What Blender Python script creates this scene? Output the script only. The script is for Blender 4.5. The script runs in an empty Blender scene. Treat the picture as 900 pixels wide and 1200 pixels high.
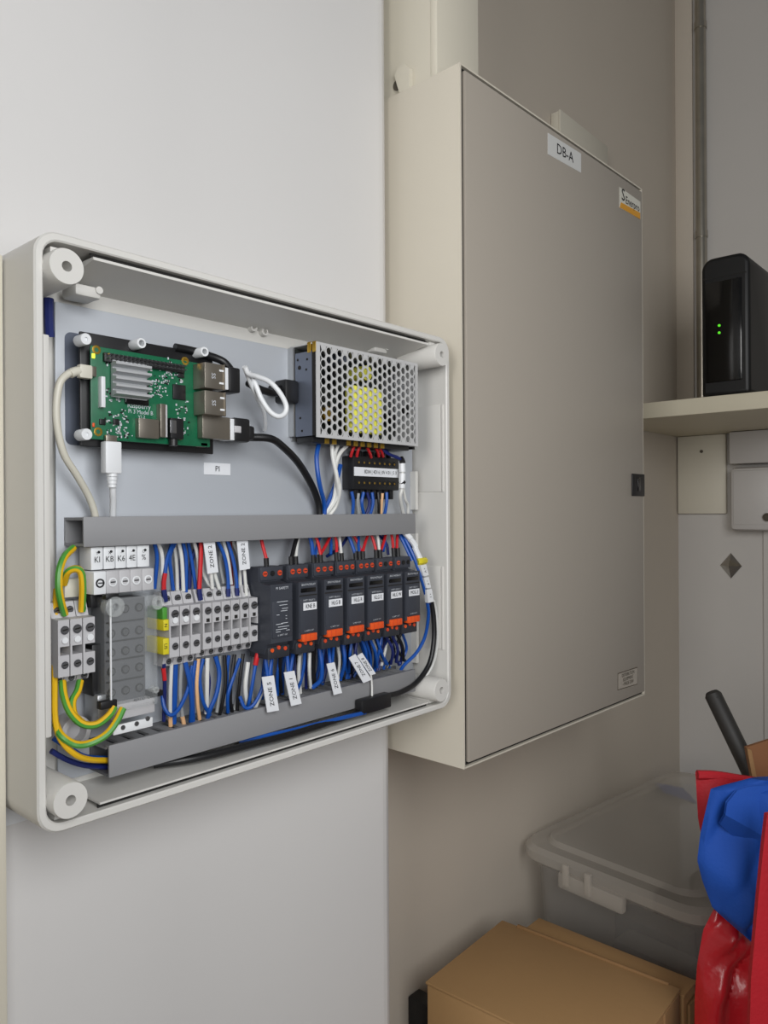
import bpy, bmesh, math, random
from mathutils import Vector, Matrix
random.seed(7)
C = bpy.context.scene.collection
SC = bpy.context.scene
pi = math.pi
# ------------------------------------------------------------------ camera
F, YAW, PITCH, ROLL, H = 899.44, 0.845978, -0.001186, 0.0059654, 0.76
cr = Vector((math.cos(YAW), -math.sin(YAW), 0)); cf = Vector((math.sin(YAW), math.cos(YAW), 0)); cu = Vector((0, 0, 1))
fw = cf*math.cos(PITCH) + cu*math.sin(PITCH); up = cu*math.cos(PITCH) - cf*math.sin(PITCH)
ax = cr*math.cos(ROLL) - up*math.sin(ROLL); ay = cr*math.sin(ROLL) + up*math.cos(ROLL)
camd = bpy.data.cameras.new('camera'); cam = bpy.data.objects.new('camera', camd); C.objects.link(cam)
m = Matrix((ax, ay, -fw)).transposed().to_4x4(); m.translation = Vector((0, 0, H)); cam.matrix_world = m
camd.sensor_fit = 'HORIZONTAL'; camd.sensor_width = 36; camd.lens = 36*F/900; camd.clip_start = 0.01; camd.clip_end = 50
SC.camera = cam
# ------------------------------------------------------------------ light, exposure
SC.view_settings.view_transform = 'Standard'; SC.view_settings.look = 'None'; SC.view_settings.gamma = 1
SC.view_settings.use_curve_mapping = False; SC.view_settings.exposure = 0.0
w = bpy.data.worlds.new('world'); SC.world = w; w.use_nodes = True
w.node_tree.nodes['Background'].inputs[0].default_value = (0.93, 0.96, 1, 1); w.node_tree.nodes['Background'].inputs[1].default_value = 0.09
def area(name, loc, target, sx, sy, power, col):
    l = bpy.data.lights.new(name, 'AREA'); l.shape = 'RECTANGLE'; l.size = sx; l.size_y = sy; l.energy = power; l.color = col
    o = bpy.data.objects.new(name, l); C.objects.link(o); o.location = loc
    o.rotation_euler = (Vector(target) - Vector(loc)).to_track_quat('-Z', 'Y').to_euler(); return o
area('room_light', (0.02, -0.36, H+0.22), (0.4, 0.47, H), 0.5, 0.6, 7.3, (0.98, 0.99, 1.0))
area('doorway_light', (-1.15, -0.20, H+0.30), (0.6, 0.44, H+.1), 0.5, 0.9, 9.5, (1, 0.985, 0.96))

# ------------------------------------------------------------------ pixel rays -> points on real planes
def ray(u, v):
    return fw + ax*((u-450)/F) + ay*((600-v)/F)
O = Vector((0, 0, H))
def at(u, v, y): d = ray(u, v); return O + d*(y/d.y)
def atx(u, v, x): d = ray(u, v); return O + d*(x/d.x)
def atz(u, v, z): d = ray(u, v); return O + d*((z-H)/d.z)
# ------------------------------------------------------------------ materials
def lin(c): c /= 255; return c/12.92 if c <= 0.04045 else ((c+0.055)/1.055)**2.4
MATS = {}
def mat(name, rgb, rough=0.5, metal=0, spec=0.5, alpha=None, emit=None, noise=0, nscale=30, bump=0, bscale=80, trans=0, coat=0):
    if name in MATS: return MATS[name]
    mt = bpy.data.materials.new(name); mt.use_nodes = True; nt = mt.node_tree; b = nt.nodes['Principled BSDF']
    col = tuple(lin(c) for c in rgb) + (1,)
    b.inputs['Base Color'].default_value = col; b.inputs['Roughness'].default_value = rough; b.inputs['Metallic'].default_value = metal
    b.inputs['Specular IOR Level'].default_value = spec
    if coat: b.inputs['Coat Weight'].default_value = coat
    tc = nt.nodes.new('ShaderNodeTexCoord')
    if noise:
        n = nt.nodes.new('ShaderNodeTexNoise'); n.inputs['Scale'].default_value = nscale; n.inputs['Detail'].default_value = 5
        r = nt.nodes.new('ShaderNodeMix'); r.data_type = 'RGBA'
        r.inputs['A'].default_value = tuple(c*(1-noise) for c in col[:3])+(1,); r.inputs['B'].default_value = tuple(min(1, c*(1+noise)) for c in col[:3])+(1,)
        nt.links.new(tc.outputs['Object'], n.inputs['Vector']); nt.links.new(n.outputs['Fac'], r.inputs['Factor']); nt.links.new(r.outputs['Result'], b.inputs['Base Color'])
    if bump:
        n2 = nt.nodes.new('ShaderNodeTexNoise'); n2.inputs['Scale'].default_value = bscale; n2.inputs['Detail'].default_value = 3
        bp = nt.nodes.new('ShaderNodeBump'); bp.inputs['Strength'].default_value = bump; bp.inputs['Distance'].default_value = 0.002
        nt.links.new(tc.outputs['Object'], n2.inputs['Vector']); nt.links.new(n2.outputs['Fac'], bp.inputs['Height']); nt.links.new(bp.outputs['Normal'], b.inputs['Normal'])
    if alpha is not None: b.inputs['Alpha'].default_value = alpha
    if trans: b.inputs['Transmission Weight'].default_value = trans
    if emit: b.inputs['Emission Color'].default_value = col; b.inputs['Emission Strength'].default_value = emit
    MATS[name] = mt; return mt
M_wall = mat('white_plaster', (214, 212, 210), 0.8, noise=0.05, nscale=2.2, bump=0.12, bscale=45)
M_wall2 = mat('beige_plaster', (196, 186, 172), 0.85, noise=0.05, nscale=5, bump=0.15, bscale=40)
M_wall3 = mat('grey_white_plaster', (196, 192, 187), 0.85, noise=0.04, nscale=5, bump=0.12, bscale=40)
M_floor = mat('floor_cement', (120, 112, 104), 0.7, noise=0.1)
M_trunk = mat('cream_pvc', (208, 202, 186), 0.45, noise=0.02, nscale=8)
M_db = mat('cream_powdercoat', (204, 197, 182), 0.42, noise=0.015, nscale=6, bump=0.04, bscale=900)
M_dbd = mat('cream_door_shaded', (164, 156, 145), 0.4, noise=0.015, nscale=6, bump=0.04, bscale=900)  # cabinet cream darkened, so the door's shade sits in its colour
M_enc = mat('light_grey_plastic', (208, 206, 201), 0.42, noise=0.015, nscale=12)
M_plate = mat('grey_steel_plate', (177, 181, 187), 0.45, 0.15)
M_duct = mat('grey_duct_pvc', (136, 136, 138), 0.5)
M_ductin = mat('grey_duct_shaded', (90, 91, 94), 0.6)  # duct grey darkened to paint in the shade inside the ducts
M_dark = mat('dark_gap', (26, 24, 22), 0.8)
M_black = mat('black_plastic', (24, 24, 26), 0.42)
M_blackg = mat('black_gloss', (10, 10, 11), 0.16, coat=0.4)
M_mod = mat('slate_module_plastic', (58, 61, 69), 0.42)
M_mod2 = mat('slate_module_dark', (44, 46, 52), 0.5)
M_orange = mat('orange_plastic', (222, 86, 34), 0.4)
M_orange2 = mat('orange_red_screw', (206, 72, 40), 0.4)
M_term = mat('grey_terminal_plastic', (186, 185, 187), 0.45)
M_termd = mat('grey_terminal_shadow', (120, 120, 124), 0.6)
M_white = mat('white_label', (226, 228, 232), 0.5)
M_whitep = mat('white_plastic', (224, 226, 228), 0.4)
M_ink = mat('black_ink', (22, 22, 26), 0.7)
M_inkw = mat('white_ink', (196, 200, 206), 0.7)
M_inkb = mat('brown_ink', (84, 76, 64), 0.7)
M_screw = mat('steel_screw', (150, 150, 152), 0.3, 0.9)
M_steel = mat('galvanised_steel', (178, 180, 182), 0.36, 0.75)
M_steel2 = mat('sheet_steel_dull', (116, 123, 138), 0.4, 0.6)
M_cover = mat('perforated_steel', (196, 196, 196), 0.45, 0.15)
M_usb = mat('nickel_shell', (150, 143, 132), 0.34, 0.8)
M_pcb = mat('green_circuit_board', (22, 98, 66), 0.35, noise=0.25, nscale=260)
M_gold = mat('brass_gold', (186, 150, 60), 0.35, 0.8)
M_yellow = mat('yellow_tape', (214, 200, 40), 0.5)
M_yel2 = mat('transformer_yellow', (226, 222, 84), 0.6)
M_blue = mat('blue_wire', (16, 76, 160), 0.4)
M_navy = mat('navy_wire', (22, 34, 96), 0.45)
M_red = mat('red_wire', (196, 34, 40), 0.4)
M_dred = mat('dark_red_wire', (110, 26, 30), 0.45)
M_ww = mat('white_wire', (214, 214, 210), 0.4)
M_wg = mat('grey_wire', (150, 152, 152), 0.45)
M_cream = mat('cream_cable', (206, 202, 188), 0.4)
M_bw = mat('black_wire', (20, 20, 22), 0.4)
M_green = mat('green_wire', (78, 150, 58), 0.4)
M_yw = mat('yellow_wire', (224, 178, 24), 0.4)
M_ow = mat('pale_orange_wire', (224, 178, 132), 0.45)
M_kraft = mat('kraft_cardboard', (166, 130, 86), 0.75, noise=0.06, nscale=14, bump=0.08, bscale=120)
M_kraft2 = mat('kraft_cardboard_edge', (142, 108, 70), 0.8, noise=0.08, nscale=40)
M_redbag = mat('red_nonwoven', (176, 20, 34), 0.6, noise=0.1, nscale=60, bump=0.2, bscale=300)
M_redgl = mat('red_glossy_film', (178, 24, 34), 0.32, noise=0.25, nscale=22, bump=0.8, bscale=60, coat=0.2)
M_bluebag = mat('blue_nonwoven', (10, 70, 160), 0.8, noise=0.06, nscale=30, bump=0.15, bscale=400)
M_shelf = mat('cream_shelf', (210, 202, 180), 0.5, noise=0.02)
M_socket = mat('grey_socket_plastic', (190, 186, 182), 0.45)
M_brown = mat('brown_cardboard', (126, 84, 52), 0.6, noise=0.1)
M_clear = mat('clear_polycarbonate', (200, 204, 206), 0.15, alpha=0.10)
M_lid = mat('frosted_clear_plastic', (200, 193, 182), 0.35, alpha=0.4)
M_tub = mat('clear_tub_plastic', (190, 186, 180), 0.3, alpha=0.16)
M_green_led = mat('green_lamp', (90, 220, 40), 0.4, emit=0.7)
M_yel_led = mat('yellow_lamp', (220, 230, 60), 0.4, emit=1.2)
M_well = mat('screw_well', (66, 66, 70), 0.6)
M_fin = mat('heat_sink_alloy', (190, 192, 194), 0.4, 0.35)
M_knob = mat('clear_knob', (214, 218, 218), 0.15, alpha=0.32)
M_pipe = mat('galvanised_pipe', (172, 166, 154), 0.28, 0.8, noise=0.2, nscale=40)

# ------------------------------------------------------------------ mesh builder (world coordinates)
BASE = {}
class MB:
    def __init__(s): s.v = []; s.f = []; s.mi = []; s.sm = []
    def add(s, vs, fs, mi=0, smooth=False):
        n = len(s.v); s.v += [Vector(p) for p in vs]
        for f in fs: s.f.append([i+n for i in f]); s.mi.append(mi); s.sm.append(smooth)
        return s
    def box(s, a, b, mi=0):
        x0, x1 = sorted((a[0], b[0])); y0, y1 = sorted((a[1], b[1])); z0, z1 = sorted((a[2], b[2]))
        vs = [(x, y, z) for x in (x0, x1) for y in (y0, y1) for z in (z0, z1)]
        return s.add(vs, [(0,1,3,2),(4,6,7,5),(0,4,5,1),(2,3,7,6),(0,2,6,4),(1,5,7,3)], mi)
    def rbox(s, a, b, r=0.001, mi=0):
        x0, x1 = sorted((a[0], b[0])); y0, y1 = sorted((a[1], b[1])); z0, z1 = sorted((a[2], b[2]))
        r = min(r, (x1-x0)*.45, (y1-y0)*.45, (z1-z0)*.45)
        bm = bmesh.new(); bmesh.ops.create_cube(bm, size=1)
        for q in bm.verts: q.co = Vector(((x0+x1)/2+q.co.x*(x1-x0), (y0+y1)/2+q.co.y*(y1-y0), (z0+z1)/2+q.co.z*(z1-z0)))
        bmesh.ops.bevel(bm, geom=bm.edges[:], offset=r, segments=2, profile=0.5, affect='EDGES')
        bm.verts.index_update(); s.add([q.co.copy() for q in bm.verts], [[q.index for q in f.verts] for f in bm.faces], mi); bm.free(); return s
    def cyl(s, p, q, r, n=16, r2=None, mi=0, caps=True):
        p = Vector(p); q = Vector(q); d = (q-p).normalized(); a = d.orthogonal().normalized(); b = d.cross(a); r2 = r if r2 is None else r2
        vs = []
        for c, rr in ((p, r), (q, r2)):
            for k in range(n):
                t = 2*pi*k/n; vs.append(c + a*math.cos(t)*rr + b*math.sin(t)*rr)
        s.add(vs, [(k, (k+1) % n, n+(k+1) % n, n+k) for k in range(n)], mi, True)
        if caps: s.add(vs, [list(range(n))[::-1], list(range(n, 2*n))], mi)
        return s
    def ringcyl(s, p, q, ro, ri, n=24, mi=0, deep=0.6):       # cylinder from p to q with a bored hole in end p
        p = Vector(p); q = Vector(q); d = (q-p); a = d.orthogonal().normalized(); b = d.normalized().cross(a); vs = []
        for c, rr in ((q, ro), (p+d*0.03, ro), (p, ro*0.95), (p, ri), (p+d*deep, ri)):
            for k in range(n):
                t = 2*pi*k/n; vs.append(c + a*math.cos(t)*rr + b*math.sin(t)*rr)
        fs = [(j*n+k, j*n+(k+1) % n, (j+1)*n+(k+1) % n, (j+1)*n+k) for j in range(4) for k in range(n)]
        s.add(vs, fs, mi, True); s.add(vs, [list(range(4*n, 5*n))], mi); return s
    def prism(s, poly, x0, x1, mi=0):                        # poly of (y,z) extruded along x
        n = len(poly); vs = [(x0, y, z) for y, z in poly] + [(x1, y, z) for y, z in poly]
        return s.add(vs, [list(range(n)), list(range(n, 2*n))[::-1]] + [(k, n+k, n+(k+1) % n, (k+1) % n) for k in range(n)], mi)
    def hull(s, poly, off, mi=0):                            # any planar polygon extruded by a vector
        poly = [Vector(p) for p in poly]; off = Vector(off); n = len(poly); vs = poly + [p+off for p in poly]
        return s.add(vs, [list(range(n)), list(range(n, 2*n))[::-1]] + [(k, n+k, n+(k+1) % n, (k+1) % n) for k in range(n)], mi)
    def tube(s, pts, r, n=8, mi=0, stripe=None, sub=5):
        pts = [Vector(p) for p in pts]; P = []
        ext = [pts[0]*2-pts[1]] + pts + [pts[-1]*2-pts[-2]]
        for i in range(1, len(ext)-2):
            a, b, c, d = ext[i-1:i+3]
            for k in range(sub):
                t = k/sub; P.append(0.5*((2*b)+(c-a)*t+(2*a-5*b+4*c-d)*t*t+(3*b-a-3*c+d)*t**3))
        P.append(pts[-1]); up0 = None; vs = []
        for i, p in enumerate(P):
            d = (P[min(i+1, len(P)-1)]-P[max(i-1, 0)]).normalized()
            if up0 is None: up0 = d.orthogonal().normalized() if abs(d.y) > .9 else (Vector((0, -1, 0)) - d*d.dot(Vector((0, -1, 0)))).normalized()
            up0 = (up0 - d*d.dot(up0)).normalized(); b = d.cross(up0)
            for k in range(n):
                t = 2*pi*(k+.5)/n; vs.append(p + up0*math.cos(t)*r + b*math.sin(t)*r)
        L = len(P)
        for k in range(n):
            m_ = stripe if (stripe is not None and k in (0, 1, 5)) else mi
            s.add([vs[i*n+k] for i in range(L)] + [vs[i*n+(k+1) % n] for i in range(L)], [(i, L+i, L+i+1, i+1) for i in range(L-1)], m_, True)
        s.add(vs, [list(range(n))[::-1], list(range((L-1)*n, L*n))], mi); return s
    def map(s, fn): s.v = [Vector(fn(p)) for p in s.v]; return s
    def build(s, name, mats, parent=None, merge=True):
        if not isinstance(mats, (list, tuple)): mats = [mats]
        off = Vector((0, 0, 0)) if parent is None else BASE[parent.name]
        if parent is None:
            xs = [p.x for p in s.v]; ys = [p.y for p in s.v]; zs = [p.z for p in s.v]
            off = Vector(((min(xs)+max(xs))/2, (min(ys)+max(ys))/2, min(zs)))
        me = bpy.data.meshes.new(name); me.from_pydata([p-off for p in s.v], [], s.f)
        for mm in mats: me.materials.append(mm)
        me.polygons.foreach_set('material_index', s.mi); me.polygons.foreach_set('use_smooth', s.sm)
        bm = bmesh.new(); bm.from_mesh(me)
        if merge: bmesh.ops.remove_doubles(bm, verts=bm.verts, dist=1e-6)
        bmesh.ops.recalc_face_normals(bm, faces=bm.faces); bm.to_mesh(me); bm.free(); me.update(); me.set_sharp_from_angle(angle=math.radians(38))
        o = bpy.data.objects.new(name, me); C.objects.link(o)
        if parent is None: o.location = off
        else: o.parent = parent
        BASE[o.name] = off
        return o
def tag(o, label, cat, group=None):
    o['label'] = label; o['category'] = cat
    if group: o['group'] = group
    return o
def thing(name, loc, label, cat, group=None):
    o = bpy.data.objects.new(name, None); o.empty_display_size = 0.02; C.objects.link(o); o.location = loc; BASE[o.name] = Vector(loc)
    return tag(o, label, cat, group)
def struct(name, mb, m_):
    o = mb.build(name, m_); o['kind'] = 'structure'; return o
def B(): return MB()
def text(body, center, size, right, upv, mt, parent, name='lettering', squash=1.0, xf=None):
    cu_ = bpy.data.curves.new('t', 'FONT'); cu_.body = body; cu_.size = size; cu_.align_x = 'CENTER'; cu_.align_y = 'CENTER'; cu_.resolution_u = 2
    o = bpy.data.objects.new('t', cu_); C.objects.link(o)
    me = bpy.data.meshes.new_from_object(o.evaluated_get(bpy.context.evaluated_depsgraph_get()))
    right = Vector(right).normalized(); upv = Vector(upv).normalized(); c = Vector(center)
    mb = MB(); mb.add([c + right*q.co.x*squash + upv*q.co.y for q in me.vertices], [list(f.vertices) for f in me.polygons])
    bpy.data.objects.remove(o); bpy.data.curves.remove(cu_); bpy.data.meshes.remove(me)
    if xf: mb.map(xf)
    return mb.build(name, mt, parent)
X, Y, Z = Vector((1, 0, 0)), Vector((0, 1, 0)), Vector((0, 0, 1))

# ================================================================== setting
W, WB = 0.470, 0.545
XC = at(464, 700, W).x                     # right edge of the white wall that the enclosure hangs on
XR = at(795.5, 700, WB).x                  # right wall
r_ = 0.020
prof = [(-1.6, W)] + [(XC-r_+r_*math.sin(t), W+r_-r_*math.cos(t)) for t in [k*pi/12 for k in range(7)]] + [(XC, WB+.1), (-1.6, WB+.1)]
mb = B(); mb.add([(x, y, z) for z in (0, 2.5) for x, y in prof], [[k, (k+1) % len(prof), len(prof)+(k+1) % len(prof), len(prof)+k] for k in range(len(prof))], 0, True)
o = struct('wall_left', mb, M_wall)
o.data.polygons.foreach_set('use_smooth', [abs(f.normal.y) < .99 and abs(f.normal.x) < .99 for f in o.data.polygons])
struct('added_shade_wall', B().box((-1.6, .30, 0), (.05, W, 2.5)), M_wall)  # unseen wall section added to keep the doorway light off the enclosure
struct('wall_back', B().box((XC-.05, WB, 0), (XR+.1, WB+.1, 2.5)), M_wall2)
struct('wall_right', B().box((XR, -1.2, 0), (XR+.1, WB, 2.5)), M_wall3)
struct('floor', B().box((-1.6, -1.6, -.05), (XR+.1, WB+.1, 0)), M_floor)
# corner batten beside the conduit on the right wall
zb = 0
y0 = atx(813, 200, XR).y
struct('trim_1', B().rbox((XR-.006, y0, H+.172), (XR, WB, 2.5), .001), M_wall2)
# cream trunking left of the enclosure
p = at(6, 600, .437)
t1 = at(0, 297, .437)
struct('trim_2', B().rbox((.0505, .437, 0), (p.x, W-.0002, t1.z), .0015), M_trunk)
# white backing behind the enclosure
zl = at(22, 963.5, .4685).z

# ================================================================== the open enclosure
EY, PY, IB = .400, .436, .441
ex0, ex1, ez0, ez1 = .1787, .5391, H-.16995, H+.14945
enc = thing('electrical_enclosure', ((ex0+ex1)/2, W, ez0), 'open light grey plastic enclosure full of wiring, hung on the white wall', 'enclosure')
def rrect(x0, x1, z0, z1, r, n=7):
    pts = []
    for cx, cz, a0 in ((x1-r, z1-r, 0), (x0+r, z1-r, pi/2), (x0+r, z0+r, pi), (x1-r, z0+r, 3*pi/2)):
        for k in range(n): t = a0 + pi/2*k/(n-1); pts.append((cx+r*math.cos(t), cz+r*math.sin(t)))
    return pts
mb = B(); loops = []
wt = .0048
for (d, y, r) in ((0, .468, .013), (0, EY+.0012, .013), (.0010, EY, .0122), (wt-.0008, EY, .0095), (wt, EY+.0008, .009), (wt+.0006, IB, .009)):
    loops.append([(x, y, z) for x, z in rrect(ex0+d, ex1-d, ez0+d, ez1-d, r)])
n = len(loops[0])
for a in range(len(loops)-1):
    mb.add(loops[a]+loops[a+1], [(k, (k+1) % n, n+(k+1) % n, n+k) for k in range(n)], 0, True)
mb.add(loops[0], [list(range(n))]); mb.add(loops[-1], [list(range(n))])
sh = mb.build('shell', M_enc, enc)
tag_b = B().box((ex0+.008, .4682, zl), (ex1-.02, W-.0002, ez1-.02)); tb = tag_b.build('backing_board', M_whitep, enc); tb['label'] = 'thin white board showing below the enclosure'
# inner walls (sealing ribs) along top and bottom
zt = at(300, 351.5, .402).z
zt = at(115, 303.2, .402).z
zbm = at(117, 943.2, .402).z
xa, xb = at(108, 297, .402).x, at(501, 403, .402).x
B().box((xa, .4008, zt-.0016), (xb, IB, zt)).build('inner_top_wall', M_enc, enc)
B().prism([(.4014, zt-.0016), (IB, zt-.009), (IB, zt-.0016)], xa, xb).build('inner_top_slope', M_enc, enc)
B().box((xa, .4042, zt+.0002), (xb, .4052, ez1-wt-.0004)).build('slot_shade_strip', M_dark, enc)  # dark strip that paints in the shade of the slot behind the rim
xa2 = at(117, 947, .402).x
xb2 = at(502, 828, .402).x
B().box((xa2, .4042, ez0+wt+.0004), (xb2, .4052, zbm-.0002)).build('slot_shade_strip', M_dark, enc)  # painted slot shade again, along the bottom rim
B().prism([(.402, zbm), (.402, zbm+.0012), (IB, zbm+.0018), (IB, zbm)], xa2, xb2).build('inner_bottom_wall', M_enc, enc)
# left inner guide rib and right knock-out panels
B().rbox((ex0+wt, .4035, at(54, 865, .404).z), (ex0+wt+.0045, IB, at(54, 392, .404).z), .0006).build('guide_rib', M_enc, enc)
xi = ex1-wt-.0004
for va, vb in ((470, 575), (660, 760)):
    q0 = atx(518, va+5, xi); q1 = atx(518, vb, xi)
    yk = q0.y
    pz1, pz0 = atx(518, va+4, xi).z, atx(518, vb+1, xi).z
    B().rbox((xi-.0005, yk+.0014, pz0), (xi+.001, IB, pz1), .0003).build('knockout_panel', M_enc, enc)
    B().box((xi-.0008, yk-.001, pz0), (xi+.001, yk+.0002, pz1)).build('knockout_rim', M_enc, enc)
# four corner pillars
PF = .3935
for (u, v) in ((78.5, 312), (518, 415.5), (83, 938), (517.5, 809)):
    c = at(u, v, PF)
    B().ringcyl(c, c+Y*(PY-.0006-PF), .0098, .0028, 28).build('corner_pillar', M_enc, enc)
    dx = 1 if u > 300 else -1; dz = 1 if v < 600 else -1
    B().box((c.x, EY+.004, c.z-.004), (c.x+dx*.012, PY-.0006, c.z+.004)).build('pillar_web', M_enc, enc)
    B().box((c.x-.004, EY+.004, c.z), (c.x+.004, PY-.0006, c.z+dz*.012)).build('pillar_web', M_enc, enc)
# mounting lugs and bosses
for (u, v, y) in ((104, 342, .418), (447, 409, .425)):
    c = at(u, v, y); mb = B(); mb.rbox((c.x-.008, y, c.z-.003), (c.x+.008, PY-.0006, c.z+.004), .002); mb.cyl((c.x+.006, y-.0012, c.z+.002), (c.x+.006, y+.002, c.z+.002), .0022, 12)
    mb.build('mounting_lug', M_enc, enc)
for (u, v) in ((296, 384), (309, 389)):
    c = at(u, v, .4385); B().ringcyl(c-Y*.002, c+Y*.004, .0030, .0015, 16).build('screw_boss', M_enc, enc)
# steel back plate
px0 = at(66, 600, PY).x; px1 = xi-.0026
pzt = at(70, 354, PY).z
plate = thing('mounting_plate', ((px0+px1)/2, PY, ez0+.02), 'flat grey-blue steel plate at the back of the open enclosure', 'mounting plate')
B().rbox((px0, PY, ez0+.014), (px1, PY+.002, pzt), .0006).build('plate', M_plate, plate)
# recessed keyhole pocket left of the circuit board
a, b = at(76, 388, PY-.0005), at(94, 522, PY-.0005)
pl = rrect(a.x, b.x+.006, b.z, a.z, .004)
B().hull([(x, PY-.0003, z) for x, z in pl], (0, .0006, 0)).build('pocket', M_steel2, plate)
# right folded edge of the plate
a = at(479, 520, PY-.004)
B().box((px1-.0035, PY-.006, H+.001), (px1, PY, H+.035)).build('folded_edge', M_enc, plate)
B().box((px1-.0035, PY-.006, ez0+.035), (px1, PY, H-.02)).build('folded_edge', M_enc, plate)
def label_part(q, y, parent, mt=M_white, th=.0004, name='label', dark=None):
    # q: four pixel corners tl,tr,br,bl on plane y
    pts = [at(u, v, y) for u, v in q]
    o = B().hull(pts, (0, th, 0)).build(name, mt, parent); return o, pts
def label_text(body, pts, y, parent, size, mt=M_ink, vertical=False, flip=1, shift=0.0):
    c = sum(pts, Vector())/4; c.y = min(p.y for p in pts)-.0003
    rt = ((pts[1]-pts[0])+(pts[2]-pts[3])); dn = ((pts[3]-pts[0])+(pts[2]-pts[1]))
    if vertical: text(body, c, size, dn*flip, rt*flip, mt, parent)
    else: text(body, c, size, rt, -dn, mt, parent)
lo, pts = label_part([(239, 542), (270, 543.5), (270, 557), (239, 556)], PY-.0005, plate); lo['label'] = 'small white label reading PI'
label_text('PI', pts, 0, lo, .0054)

# ------------------------------------------------------------------ cable ducts
def x_at(u, v, y): return at(u, v, y).x
d0 = at(75, 623, PY).x; DY = atx(98, 623, d0).y
d1 = at(487, 612, DY).x
dzt, dzb = at(98, 606.5, DY).z, at(98, 640.5, DY).z
duct = thing('cable_duct', ((d0+d1)/2, PY, dzb), 'closed grey cable duct with open left end across the middle of the plate', 'cable duct')
th = .0016
mb = B(); mb.box((d0, PY-.0015, dzb), (d1, PY-.0002, dzt)); mb.box((d0, DY+th, dzt-th), (d1, PY-.0015, dzt)); mb.box((d0, DY+th, dzb), (d1, PY-.0015, dzb+th)); mb.build('body', M_duct, duct)
mb = B(); mb.rbox((d0, DY, dzb-.0004), (d1, DY+th, dzt+.0004), .0004); mb.build('cover', M_duct, duct)
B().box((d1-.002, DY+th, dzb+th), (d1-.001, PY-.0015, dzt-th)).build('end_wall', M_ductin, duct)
b0 = d0+.003
xb0 = at(128, 893, DY).x; xb1 = at(487, 795, DY).x
bzt, bzb = at(128, 874, DY).z, at(128, 911.5, DY).z
bd = thing('cable_duct', ((xb0+xb1)/2, PY, bzb), 'slotted grey cable duct along the bottom of the enclosure, wires dropping into it', 'cable duct')
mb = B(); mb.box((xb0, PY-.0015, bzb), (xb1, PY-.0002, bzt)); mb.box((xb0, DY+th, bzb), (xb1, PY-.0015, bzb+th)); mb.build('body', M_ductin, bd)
B().rbox((xb0, DY, bzb-.0003), (xb1, DY+th, bzt), .0004).build('cover', M_duct, bd)
B().box((xb0, DY+th, bzt-.0016), (xb1, DY+.0042, bzt-.0004)).build('cover_lip', M_duct, bd)
nt_ = 27; stp = (xb1-xb0)/nt_
tm = None
for k in range(nt_):
    if tm is None:
        tm = B().box((xb0+k*stp, DY+.004, bzt-.003), (xb0+(k+.62)*stp, PY-.0015, bzt-.0015)).build('tooth', M_duct, bd); t0 = tm
    else:
        t_ = t0.copy(); C.objects.link(t_); t_.location.x += k*stp
B().box((xb0+.001, DY+th+.0006, bzb+th), (xb1, DY+th+.001, bzt-.003)).build('inner_wall', M_ductin, bd)

# ------------------------------------------------------------------ rail
TY = .412
rzc = (at(205, 741, TY).z)
B().box((px0+.006, .4300, rzc-.0125), (at(494, 700, .43).x, .4312, rzc+.0125)).add([], []).build('din_rail', M_steel)
rail = bpy.data.objects['din_rail']; tag(rail, 'thin steel rail behind the row of terminals and dark modules', 'rail')
B().box((px0+.006, .4312, rzc-.009), (at(494, 700, .43).x, PY-.0002, rzc+.009)).build('rail_web', M_steel, None)
rw = bpy.data.objects['rail_web']; rw.parent = rail; rw.matrix_parent_inverse = Matrix.Translation(-rail.location)
BASE['din_rail'] = rail.location.copy()

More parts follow.
